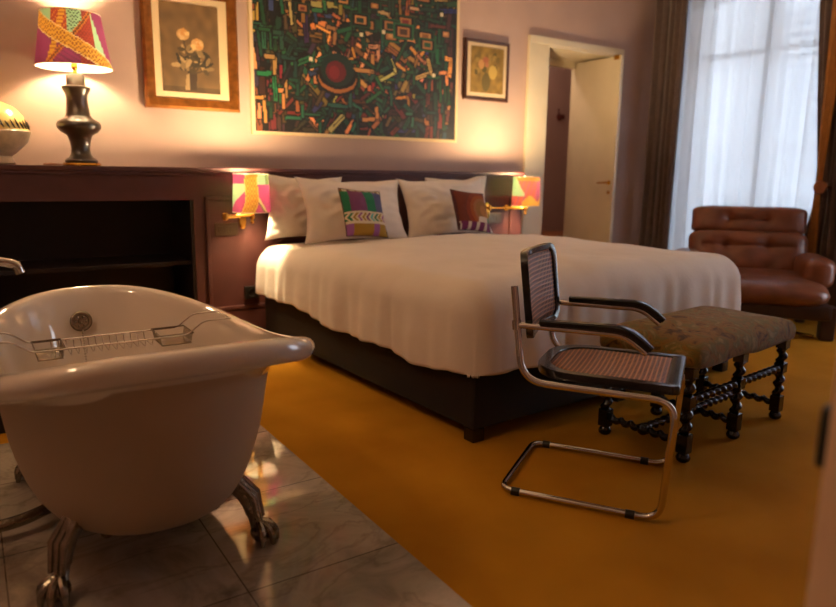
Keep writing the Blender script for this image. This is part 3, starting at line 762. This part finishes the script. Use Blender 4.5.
def cushion(label, w, loc, tilt, rz, yaw, fn, seed, piping):
    t = thing('cushion', label, 'cushion', (0, 0, 0), group='small patterned cushions')
    t.matrix_world = Matrix.Translation(loc) @ Matrix.Rotation(rz, 4, 'Z') @ Matrix.Rotation(tilt, 4, 'X') @ Matrix.Rotation(yaw, 4, 'Y')
    bm = bmesh.new(); pillow_mesh(bm, w, w, .12, seed, n=56, pinch=.05, wr=.003)
    o = finish('cover', bm, M['cushion_fab'], t, smooth=180); k = .34/w
    paint(o, lambda c: fn(Vector((c.x*k, c.y, c.z*k))))
    bm = bmesh.new(); pts = []
    for s in range(4):
        for i in range(16):
            a = i/8-1; p = w/2*(1-.05*(1-a*a))
            pts.append([(a*w/2, 0, -p), (p, 0, a*w/2), (-a*w/2, 0, p), (-p, 0, -a*w/2)][s])
    tube(bm, pts, .004, 6, close=True); finish('piping', bm, piping, t)
cushion('small cushion with green, purple and yellow bands against the left pillow', .335, (2.225, 4.04, .932), R(-24), R(8), R(5), cush1, 11, M['darkframe'])
cushion('small rust-brown and purple patterned cushion against the right pillow', .32, (3.13, 4.04, .928), R(-26), R(6), R(7), cush2, 12, M['darkframe'])

# ------------------------------------------------------------------ cane cantilever chair
chF = R(-57)
ch = thing('cantilever_chair', 'chrome tubular cantilever armchair with cane seat and back standing before the bed', 'chair', (1.975, 1.785, 0), chF-PI/2)
# local: +y forward, +x right hand of the sitter (towards the camera)
hw, tr = .255, .013
def side_pts(s):
    return [(s*hw, -.255, .0), (s*hw, .325, 0), (s*hw, .348, .437), (s*hw, -.19, .440), (s*hw, -.232, .79)]
def chair_tube():
    a = [Vector(p)+Vector((0, 0, tr)) for p in side_pts(1)][::-1]; b = [Vector(p)+Vector((0, 0, tr)) for p in side_pts(-1)]
    pts = smooth_path(a+b, 8, [0, .09, .08, .07, .06, .06, .07, .08, .09, 0]); return pts
bm = bmesh.new(); tube(bm, chair_tube(), tr, 14); finish('tube_frame', bm, M['chrome'], ch)
for s in (1, -1):
    for y in (-.195, .225):
        bm = bmesh.new(); tube(bm, [(s*hw, y-.016, tr), (s*hw, y+.016, tr)], tr+.003, 14); finish('floor_sleeve', bm, M['dark_plastic'], ch)
# seat: black bent-wood frame with rounded back, cane panel
def seat_outline(w, y0, y1, n=40, rf=.03, rb=.16):
    pts = []
    for cx, cy, r, a0 in ((w-rf, y1-rf, rf, 0), (-w+rf, y1-rf, rf, PI/2), (-w+rb, y0+rb, rb, PI), (w-rb, y0+rb, rb, 1.5*PI)):
        for k in range(9): a = a0+k*PI/16; pts.append((cx+r*math.cos(a), cy+r*math.sin(a)))
    return pts
SZ = .466
bm = bmesh.new(); o_ = seat_outline(.234, -.17, .355); i_ = seat_outline(.194, -.125, .305, rb=.135, rf=.015)
rings(bm, [[Vector((x, y, SZ+z)) for x, y in q] for q, z in ((o_, 0), (o_, .024), ([(x*.99, y*.99) for x, y in o_], .03), ([(x*1.02, y*1.02) for x, y in i_], .03), (i_, .026), (i_, 0), (o_, 0))], cap0=False, cap1=False)
finish('seat_frame', bm, M['black_wood'], ch)
def cane_panel(name, outline, f3, parent, off=.014, uvs=22):
    bm = bmesh.new(); lay = bm.loops.layers.uv.verify()
    c = Vector((sum(p[0] for p in outline)/len(outline), sum(p[1] for p in outline)/len(outline)))
    prev = [bm.verts.new(f3(c.x+(p[0]-c.x)*1e-3, c.y+(p[1]-c.y)*1e-3)) for p in outline]; lev = 6; uvm = {}
    def q(p, k): return (c.x+(p[0]-c.x)*k, c.y+(p[1]-c.y)*k)
    for v, p in zip(prev, outline): uvm[v] = q(p, 1e-3)
    bm.faces.new(prev)
    for l in range(1, lev+1):
        cur = []
        for p in outline:
            k = l/lev; v = bm.verts.new(f3(*q(p, k))); uvm[v] = q(p, k); cur.append(v)
        for i in range(len(cur)):
            j = (i+1) % len(cur); bm.faces.new((prev[i], prev[j], cur[j], cur[i]))
        prev = cur
    for fcs in bm.faces:
        for lp in fcs.loops: lp[lay].uv = (uvm[lp.vert][0]*4.0, uvm[lp.vert][1]*4.0)
    o = finish(name, bm, M['cane'], parent, smooth=180); solid(o, .003); return o
cane_panel('cane_seat', [(x*1.01, y*1.01) for x, y in i_], lambda x, y: Vector((x, y, SZ+.024-.010*math.cos(x/.19*1.4)*math.cos((y-.09)/.2*1.2))), ch)
# backrest leaning on the posts, slightly curved
BK = Matrix.Translation((0, -.188, .60)) @ Matrix.Rotation(R(7), 4, 'X')
def back3(x, z, y=0): return BK @ Vector((x, y-.028*(1-(x/.235)**2)+.018, z))
def rrect(w, h, r, z0=0):
    pts = []
    for cx, cz, a0 in ((w-r, h-r, 0), (-w+r, h-r, PI/2), (-w+r, z0+r, PI), (w-r, z0+r, 1.5*PI)):
        for k in range(9): a = a0+k*PI/16; pts.append((cx+r*math.cos(a), cz+r*math.sin(a)))
    # densify for curvature
    out = []
    for i in range(len(pts)):
        a, b = pts[i], pts[(i+1) % len(pts)]; n = max(1, int(math.hypot(a[0]-b[0], a[1]-b[1])/.03))
        for k in range(n): out.append((a[0]+(b[0]-a[0])*k/n, a[1]+(b[1]-a[1])*k/n))
    return out
BH = .325
ob = rrect(.235, BH, .05); ib = [(x*.89, .162+(z-.162)*.85) for x, z in ob]
bm = bmesh.new()
rings(bm, [[back3(x, z, y) for x, z in q] for q, y in ((ob, -.013), (ob, .010), ([(x*.985, .155+(z-.155)*.985) for x, z in ob], .014), ([(x*1.03, .155+(z-.155)*1.03) for x, z in ib], .014), (ib, .010), (ib, -.013), (ob, -.013))], cap0=False, cap1=False)
finish('back_frame', bm, M['black_wood'], ch)
cane_panel('cane_back', [(x*1.02, .155+(z-.155)*1.02) for x, z in ib], lambda x, z: back3(x, z, .003), ch)
# arms: chrome tube with black wood pad curving down at the front
for s in (1, -1):
    ap_ = smooth_path([(s*.257, -.225, .662), (s*.262, .165, .665), (s*.262, .24, .608)], 8, .09)
    bm = bmesh.new(); tube(bm, ap_, .0115, 12)
    tube(bm, [(s*hw, -.216, .646), (s*hw, -.219, .678)], .017, 12)
    at = finish('arm_tube', bm, M['chrome'], ch)
    pp = smooth_path([(s*.262, -.13, .683), (s*.262, .175, .686), (s*.262, .256, .624)], 10, .10)
    bm = bmesh.new(); rs = []
    for i, p in enumerate(pp):
        a = pp[max(0, i-1)]; b = pp[min(len(pp)-1, i+1)]; t = (b-a).normalized(); nrm = Vector((1, 0, 0)).cross(t) ; 
        if nrm.z < 0: nrm = -nrm
        e = 1 if 0 < i < len(pp)-1 else .8
        rs.append([p+Vector((cx*.021*e, 0, 0))+nrm*(cz*.012*e) for cx, cz in ((-1, -.8), (-.8, -1), (.8, -1), (1, -.8), (1, .5), (.7, 1), (-.7, 1), (-1, .5))])
    rings(bm, rs); finish('arm_pad', bm, M['black_wood'], at)

# ------------------------------------------------------------------ barley-twist bench
bn = thing('bench', 'long dark barley-twist bench with worn brown tapestry seat at the foot of the bed', 'bench', (2.885, 1.905, 0), R(5.6))
bx, by = .435, .20
def puff(bm, w, d, z0, z1, dome, over=.0, n=40, sag=.0):
    """upholstered slab: full-round edges, domed top"""
    def f(u, v):
        a, b = u*2-1, v*2-1
        ex = max(0, 1-abs(a)**7)**.3; ey = max(0, 1-abs(b)**7)**.3
        return a, b, ex*ey
    V = grid_surface(bm, n, n, lambda u, v: (lambda a, b, k: Vector((a*w, b*d, z0+(z1-z0)*k+dome*(1-a*a)*(1-b*b)+.004*nz(a*6, b*4))))(*f(u, v)))
    W = grid_surface(bm, n, n, lambda u, v: Vector(((u*2-1)*w, (v*2-1)*d, z0)))
    bmesh.ops.remove_doubles(bm, verts=bm.verts, dist=.0005)
bm = bmesh.new(); 
rs = []
def rr_xy(w, d, r, n=6):
    pts = []
    for cx, cy, a0 in ((w-r, d-r, 0), (-w+r, d-r, PI/2), (-w+r, -d+r, PI), (w-r, -d+r, 1.5*PI)):
        for k in range(n+1): a = a0+k*PI/2/n; pts.append((cx+r*math.cos(a), cy+r*math.sin(a)))
    out = []
    for i in range(len(pts)):
        a, b = pts[i], pts[(i+1) % len(pts)]; m_ = max(1, int(math.hypot(a[0]-b[0], a[1]-b[1])/.04))
        for k in range(m_): out.append((a[0]+(b[0]-a[0])*k/m_, a[1]+(b[1]-a[1])*k/m_))
    return out
base_o = rr_xy(bx+.045, by+.045, .05)
for k, z in ((.97, .405), (1.0, .412), (1.012, .43), (1.015, .455), (.995, .478), (.95, .496), (.86, .510), (.7, .522), (.45, .531), (.2, .535), (.02, .536)):
    rs.append([Vector((x*k, y*k, z+.014+.004*nz(x*5*k, y*5*k, 2)-(.006*math.sin(x*14) if z < .42 else 0))) for x, y in base_o])
rings(bm, rs); finish('seat', bm, M['tapestry'], bn)
def twist(bm, p0, p1, r=.019, turns=None, seg=14, lead=.05):
    p0 = Vector(p0); p1 = Vector(p1); L_ = (p1-p0).length; d = (p1-p0).normalized(); u = d.orthogonal().normalized(); v = d.cross(u)
    n = max(8, int(L_/.0065)); rs = []
    for i in range(n+1):
        s = i/n*L_; ph = 2*PI*s/lead; ring = []
        for k in range(seg):
            a = 2*PI*k/seg; rad = r*(.78+.26*math.cos(a-ph))
            ring.append(p0+d*s+(u*math.cos(a)+v*math.sin(a))*rad)
        rs.append(ring)
    rings(bm, rs)
for x in (-bx, 0, bx):
    for y in (-by, by):
        bm = bmesh.new()
        lathe(bm, [(0, 0), (.018, 0), (.028, .008), (.031, .02), (.024, .034), (.018, .042)], 16, (x, y, 0))
        box(bm, (x-.025, y-.025, .042), (x+.025, y+.025, .125), .003)
        twist(bm, (x, y, .125), (x, y, .245), .027)
        box(bm, (x-.024, y-.024, .245), (x+.024, y+.024, .295), .003)
        twist(bm, (x, y, .295), (x, y, .375), .027); box(bm, (x-.025, y-.025, .37), (x+.025, y+.025, .43), .002)
        finish('leg', bm, M['black_wood'], bn)
for y in (-by, by):
    for x0, x1 in ((-bx, 0), (0, bx)):
        bm = bmesh.new(); twist(bm, (x0+.018, y, .27), (x1-.018, y, .27), .021); finish('stretcher', bm, M['black_wood'], bn)
for x in (-bx, 0, bx):
    bm = bmesh.new(); twist(bm, (x, -by+.018, .085), (x, by-.018, .085), .021); ball(bm, (x, 0, .085), .028, 14); finish('cross_stretcher', bm, M['black_wood'], bn)
for x0, x1 in ((-bx, 0), (0, bx)):
    bm = bmesh.new(); twist(bm, (x0+.02, 0, .088), (x1-.02, 0, .088), .021); finish('centre_stretcher', bm, M['black_wood'], bn)

# ------------------------------------------------------------------ leather armchair
acF = math.atan2(-.61, -.79)
ac = thing('leather_armchair', 'brown tufted leather lounge armchair in front of the tall window', 'armchair', (5.32, 3.13, 0), acF+PI/2)
# local: -y is forward (towards camera), x to the viewer's right
def leather_cushion(name, w, h, t, mt, dents, parent, seams=(), n=44, edge=4.0, m='leather'):
    """fat cushion, face to -y (x width, z height), button dents on the face"""
    bm = bmesh.new()
    def side(s):
        def f(u, v):
            a, b = u*2-1, v*2-1
            k = max(0, 1-abs(a)**edge)**.4*max(0, 1-abs(b)**edge)**.4
            y = t/2*k
            x = a*w/2*(1-.02*(1-b*b)-.10*min(1, .5*h/w+.3)*b**8); z = b*h/2*(1-.03*(1-a*a)-.22*a**8)
            if s < 0:
                for dx, dz, dp, rad in dents:
                    d = math.hypot(x-dx, (z-dz)); y -= dp*math.exp(-(d/rad)**1.3)*k
                for z0, dp, x0, x1 in seams:
                    if x0 <= x <= x1: y -= dp*math.exp(-abs(z-z0)/.014)*k
                y += .010*nz(x*9, z*9, 4)*k
            return Vector((x, s*y, z))
        return f
    grid_surface(bm, n, n, side(-1)); grid_surface(bm, n, n, side(1))
    bmesh.ops.remove_doubles(bm, verts=bm.verts, dist=.0006)
    bmesh.ops.transform(bm, matrix=mt, verts=bm.verts)
    return finish(name, bm, M[m], parent, smooth=180)
lean = Matrix.Rotation(R(-14), 4, 'X')
leather_cushion('headrest', .92, .25, .21, Matrix.Translation((0, .395, .835)) @ lean, [(-.15, .0, .055, .06), (.15, 0, .055, .06)], ac, seams=[(0, .03, -.15, .15)])
leather_cushion('backrest', .95, .42, .27, Matrix.Translation((0, .315, .555)) @ lean, [(-.16, .06, .07, .08), (.16, .06, .07, .08), (-.16, -.12, .05, .07), (.16, -.12, .05, .07)], ac, seams=[(.06, .028, -.35, .35)])
leather_cushion('seat_cushion', 1.02, .80, .20, Matrix.Translation((.02, -.13, .352)) @ Matrix.Rotation(R(-90), 4, 'X') @ Matrix.Rotation(R(4), 4, 'X'), [(-.15, .05, .03, .1), (.15, .05, .03, .1)], ac)
for s in (-1, 1):
    leather_cushion('armrest', .62, .24, .25, Matrix.Translation((s*.475, .08, .475)) @ Matrix.Rotation(R(90), 4, 'Z') @ Matrix.Rotation(R(s*0), 4, 'X'), [], ac)
bm = bmesh.new(); box(bm, (-.52, -.44, .15), (.54, .36, .27), .03); finish('seat_frame', bm, M['leather_dark'], ac)
for s in (-1, 1):
    BOX('side_panel', (s*.52-.05, -.42, .0), (s*.52+.05, -.30, .26), M['leather_dark'], ac, .015)
    BOX('rear_leg', (s*.46-.04, .26, .0), (s*.46+.04, .36, .20), M['leather_dark'], ac, .012)
bm = bmesh.new(); tube(bm, [(-.47, .30, .02), (.44, -.36, .02)], .012, 8); tube(bm, [(.47, .30, .035), (-.44, -.36, .035)], .012, 8); finish('cross_bar', bm, M['brass'], ac)

# ------------------------------------------------------------------ bathtub
TC = Vector((.415, 2.445, .01))
tub = thing('bathtub', 'white freestanding claw-foot bathtub with rolled rim on the marble floor', 'bathtub', TC)
A_, B_ = .86, .475; NT = 96; EX = 2.5
ZE, ZM = .772, .622      # rim height at the ends and in the middle (above the marble)
def se(a, b, th, e=EX):
    c, s = math.cos(th), math.sin(th)
    return b*math.copysign(abs(c)**(2/e), c), a*math.copysign(abs(s)**(2/e), s)
def rimz(th):
    s = abs(math.sin(th))**((2/3.4)*1.75/2.2) if math.sin(th) < 0 else abs(math.sin(th)); return ZM+(ZE-ZM)*(s**2.2) - (.0 if math.sin(th) < 0 else .085*s**2.2)
def tring(da, db, zf, e=None):
    out = []
    for i in range(NT):
        th = 2*PI*(i+.5)/NT; x, y = se(A_-da, B_-db, th, e or (3.4 if math.sin(th) < 0 else 2.4)); out.append(Vector((x, y, zf(th))))
    return out
zb = .125
def body(f, lo=zb, lip=.066): return lambda th: lo+(rimz(th)-lip-lo)*f
bm = bmesh.new(); rs = []
for f, da, db in ((0, .62, .36), (0, .46, .265), (.012, .40, .222), (.05, .345, .185), (.12, .295, .158), (.25, .24, .132), (.42, .185, .112), (.6, .14, .098), (.8, .105, .088), (.96, .085, .08)):
    rs.append(tring(da, db, body(f), 2.3))
for d, dz in ((.070, -.066), (.045, -.074), (.018, -.070), (.003, -.054), (0, -.030), (.006, -.010), (.022, -.001), (.042, 0), (.058, -.008), (.070, -.024), (.078, -.045)):
    rs.append(tring(d, d, lambda th, dz=dz: rimz(th)+dz))
for f, da, db in ((.85, .105, .10), (.6, .15, .118), (.4, .20, .135), (.25, .255, .155), (.13, .315, .182), (.05, .38, .22), (.01, .45, .27), (0, .62, .36)):
    rs.append(tring(da, db, body(f, zb+.025, .05), 2.3))
rings(bm, rs); zmap = None
shell = finish('tub_shell', bm, M['enamel'], tub, smooth=180); shell.data.materials.append(M['satin'])
for pp_ in shell.data.polygons:      # satin painted outside below the rolled rim, glossy enamel above and inside
    if max(pp_.vertices) < NT*10: pp_.material_index = 1
subd(shell, 1)
def claw_foot(sx, sy):
    bm = bmesh.new()
    a = Vector((sx*.205, sy*.38, .235)); k = Vector((sx*.262, sy*.42, .16)); f = Vector((sx*.288, sy*.45, .05))
    d = (f-a); d.z = 0; d.normalize(); sd = Vector((-d.y, d.x, 0))
    tube(bm, smooth_path([a, k, k*.4+f*.6+Vector((0, 0, .0)), f], 5, .05), [.030]*3+[.027]*3+[.024]*4+[.02]*3+[.022]*(len(smooth_path([a, k, k*.4+f*.6, f], 5, .05))-13), 12)
    for o in (-1, 1):   # bracket scrolls against the tub belly
        tube(bm, smooth_path([a+Vector((0, 0, .02)), a+sd*o*.05+d*.0+Vector((0, 0, -.015)), k+sd*o*.075-d*.075+Vector((0, 0, -.005))], 5, .03), .014, 8)
        ball(bm, k+sd*o*.075-d*.075+Vector((0, 0, -.005)), .02, 10)
    for w in (-1, 0, 1):  # acanthus ribs on the knee
        tube(bm, [a+sd*w*.02+d*.028, k+sd*w*.022+d*.03, f+sd*w*.02+d*.012+Vector((0, 0, .03))], [.008, .011, .007], 8)
    ball(bm, f+d*.012+Vector((0, 0, -.016)), .036, 14, (1, 1, .92))
    for w in (-1.15, -.38, .38, 1.15):
        q = (d*math.cos(w)+sd*math.sin(w))
        tube(bm, smooth_path([f+Vector((0, 0, .02)), f+d*.012+q*.040+Vector((0, 0, .006)), f+d*.012+q*.050+Vector((0, 0, -.047))], 4, .03), [.012]*3+[.0125]*3+[.007], 8)
    finish('claw_foot', bm, M['old_chrome'], tub)
for sx in (-1, 1):
    for sy in (-1, 1): claw_foot(sx, sy)
# overflow with chain, waste pipe
oy = .86-.128; oz = .55
ofl = Vector((-.045, oy-.005, oz)); on = Vector((0, -1, .22)).normalized()
bm = bmesh.new(); lathe(bm, [(0, -.02), (.042, -.02), (.044, .004), (.038, .010), (.030, .010), (.028, .004), (.012, .004), (.010, .012), (0, .013)], 28, ofl, on)
for k in range(6):
    a = k*PI/3; ball(bm, ofl+Vector((.021*math.cos(a), 0, .021*math.sin(a)))+on*.006, .005, 8)
ov = finish('overflow_plate', bm, M['old_chrome'], tub)
bm = bmesh.new()
for k in range(26):
    t = k/25; ball(bm, ofl+on*.02+Vector((.0, -.14*t*t-.01, -.04-.27*t)), .0045, 6)
finish('plug_chain', bm, M['chrome'], ov)
bm = bmesh.new(); tube(bm, smooth_path([(-.10, .12, .135), (-.20, .05, .07), (-.36, -.02, .055), (-1.1, -.02, .055)], 6, .06), .02, 12); finish('waste_pipe', bm, M['old_chrome'], tub)

# ---- wire bath rack lying across the rim
rk = thing('bath_rack', 'chrome wire bath rack lying across the bathtub rim', 'rack', (.41, 2.60, .01))
zr = .625; wr_ = .003
bm = bmesh.new()
for y in (-.075, .075):
    tube(bm, smooth_path([(-.44, y, zr+.012), (-.33, y, zr+.010), (-.27, y, zr-.035), (.235, y, zr-.035), (.30, y, zr+.012), (.40, y, zr+.012)], 4, .02), wr_, 8)
for x in (-.44, .40): tube(bm, [(x, -.075, zr+.012), (x, .075, zr+.012)], wr_, 8)
finish('rail', bm, M['chrome'], rk)
bm = bmesh.new()
for i in range(14):
    x = -.20+i*.024; tube(bm, smooth_path([(x, -.075, zr-.035), (x, -.065, zr-.062), (x, .065, zr-.062), (x, .075, zr-.035)], 3, .01), .0018, 6)
finish('cross_wires', bm, M['chrome'], rk)
def wire_tray(x0, x1):
    bm = bmesh.new()
    for z in (zr-.030, zr-.068):
        k = .0 if z > zr-.05 else .008
        tube(bm, [(x0+k, -.07+k, z), (x1-k, -.07+k, z), (x1-k, .07-k, z), (x0+k, .07-k, z)], .0028, 8, close=True)
    for i in range(9):
        y = -.056+i*.014; tube(bm, smooth_path([(x0, y, zr-.03), (x0+.008, y, zr-.068), (x1-.008, y, zr-.068), (x1, y, zr-.03)], 3, .008), .0016, 6)
    box(bm, (x0+.008, -.062, zr-.070), (x1-.008, .062, zr-.066))
    finish('wire_tray', bm, M['old_chrome'], rk)
wire_tray(.14, .26); wire_tray(-.26, -.17)

# ---- floor-standing bath filler, its spout reaching in from the left
bf = thing('bath_filler', 'chrome bath tap standing at the left of the bathtub, spout pointing right', 'tap', (-.20, 2.62, .01))
bm = bmesh.new(); lathe(bm, [(0, 0), (.05, 0), (.05, .008), (.02, .016), (.016, .03), (.016, .86), (.022, .865), (.022, .93), (.014, .94), (0, .94)], 20); finish('column', bm, M['chrome'], bf)
bm = bmesh.new(); tube(bm, smooth_path([(0, 0, .882), (.26, 0, .893), (.325, 0, .875), (.335, 0, .845)], 6, .05), [.016]+[.015]*(len(smooth_path([(0, 0, .882), (.26, 0, .893), (.325, 0, .875), (.335, 0, .845)], 6, .05))-1), 14); finish('spout', bm, M['chrome'], bf)
bm = bmesh.new(); tube(bm, [(0, 0, .955), (.16, 0, .965), (.285, -.01, .962)], [.010, .008, .011], 10); lathe(bm, [(0, .935), (.016, .935), (.018, .965), (0, .975)], 14); finish('lever', bm, M['chrome'], bf)

# ------------------------------------------------------------------ light
w = bpy.data.worlds.new('overcast_sky'); sc.world = w; w.use_nodes = True
nt = w.node_tree; bg = nt.nodes['Background']
tc = N(nt, 'ShaderNodeTexCoord'); sp_ = N(nt, 'ShaderNodeSeparateXYZ'); nt.links.new(tc.outputs['Generated'], sp_.inputs[0])
r = ramp(nt, [(.45, (.55, .62, .70, 1)), (.55, (.80, .88, 1.0, 1)), (1, (.62, .78, 1.0, 1))])
mp = N(nt, 'ShaderNodeMapRange'); mp.inputs[1].default_value = -1; mp.inputs[2].default_value = 1; nt.links.new(sp_.outputs['Z'], mp.inputs[0])
nt.links.new(mp.outputs[0], r.inputs['Fac']); nt.links.new(r.outputs['Color'], bg.inputs['Color']); bg.inputs['Strength'].default_value = 8.4
for a, b in WIN:
    pl = bpy.data.lights.new('window_portal', 'AREA'); pl.shape = 'RECTANGLE'; pl.size = 2.95; pl.size_y = b-a; pl.cycles.is_portal = True
    po = bpy.data.objects.new('window_portal', pl); COL.objects.link(po); po.location = (XW+.32, (a+b)/2, 1.52); po.rotation_euler = (0, R(90), 0)
# added ceiling lamp, out of view, for weak warm fill light
cl = thing('ceiling_fill_lamp', 'added round white fill lamp on the ceiling over the bath side, out of view', 'lamp', (-.9, 2.1, ZC))
bm = bmesh.new(); lathe(bm, [(0, 0), (.17, 0), (.17, -.02), (.0, -.02)], 32); finish('canopy', bm, M['white_paint'], cl)
bm = bmesh.new(); lathe(bm, [(.15, -.02), (.14, -.06), (.09, -.085), (0, -.095)], 32); finish('glass_bowl', bm, M['lining'], cl)
l = bpy.data.lights.new('ceiling_fill', 'POINT'); l.energy = 24; l.color = (1, .68, .40); l.shadow_soft_size = .12
o = bpy.data.objects.new('ceiling_fill', l); COL.objects.link(o); o.location = (-.9, 2.1, ZC-.25)

c2 = thing('corridor_fill_lamp', 'added round ceiling fill lamp in the corridor beyond the doorway, out of view', 'lamp', (5.0, 6.1, ZC))  # unseen lamp, added to brighten the dim corridor
bm = bmesh.new(); lathe(bm, [(0, 0), (.13, 0), (.13, -.02), (.0, -.02)], 24); finish('canopy', bm, M['white_paint'], c2)
bm = bmesh.new(); lathe(bm, [(.11, -.02), (.10, -.05), (.06, -.07), (0, -.075)], 24); finish('glass_bowl', bm, M['lining'], c2)
l = bpy.data.lights.new('corridor_fill', 'POINT'); l.energy = 16; l.color = (1, .78, .62); l.shadow_soft_size = .1
o = bpy.data.objects.new('corridor_fill', l); COL.objects.link(o); o.location = (5.0, 6.1, ZC-.2)

# ------------------------------------------------------------------ camera
cam = bpy.data.cameras.new('camera'); co = bpy.data.objects.new('camera', cam); COL.objects.link(co)
cam.sensor_width = 36; cam.lens = 682/836*36; cam.clip_start = .02
p, y, rl_ = R(-10.80), R(33.48), R(.742)
fwd = Vector((math.sin(y)*math.cos(p), math.cos(y)*math.cos(p), math.sin(p)))
right = Vector((math.cos(y), -math.sin(y), 0)); up_ = right.cross(fwd)
r2 = right*math.cos(rl_)+up_*math.sin(rl_); u2 = -right*math.sin(rl_)+up_*math.cos(rl_)
mw = Matrix((r2, u2, -fwd)).transposed().to_4x4(); mw.translation = (0, 0, 1.2); co.matrix_world = mw
cam.dof.use_dof = True; cam.dof.focus_distance = 2.75; cam.dof.aperture_fstop = 1.8
sc.camera = co
vs_ = sc.view_settings
vs_.view_transform = 'Standard'; vs_.look = 'None'; vs_.gamma = 1; vs_.exposure = .8; vs_.use_curve_mapping = False
sc.cycles.caustics_reflective = False; sc.cycles.caustics_refractive = False; sc.cycles.max_bounces = 10; sc.cycles.transparent_max_bounces = 12; sc.cycles.sample_clamp_indirect = 6
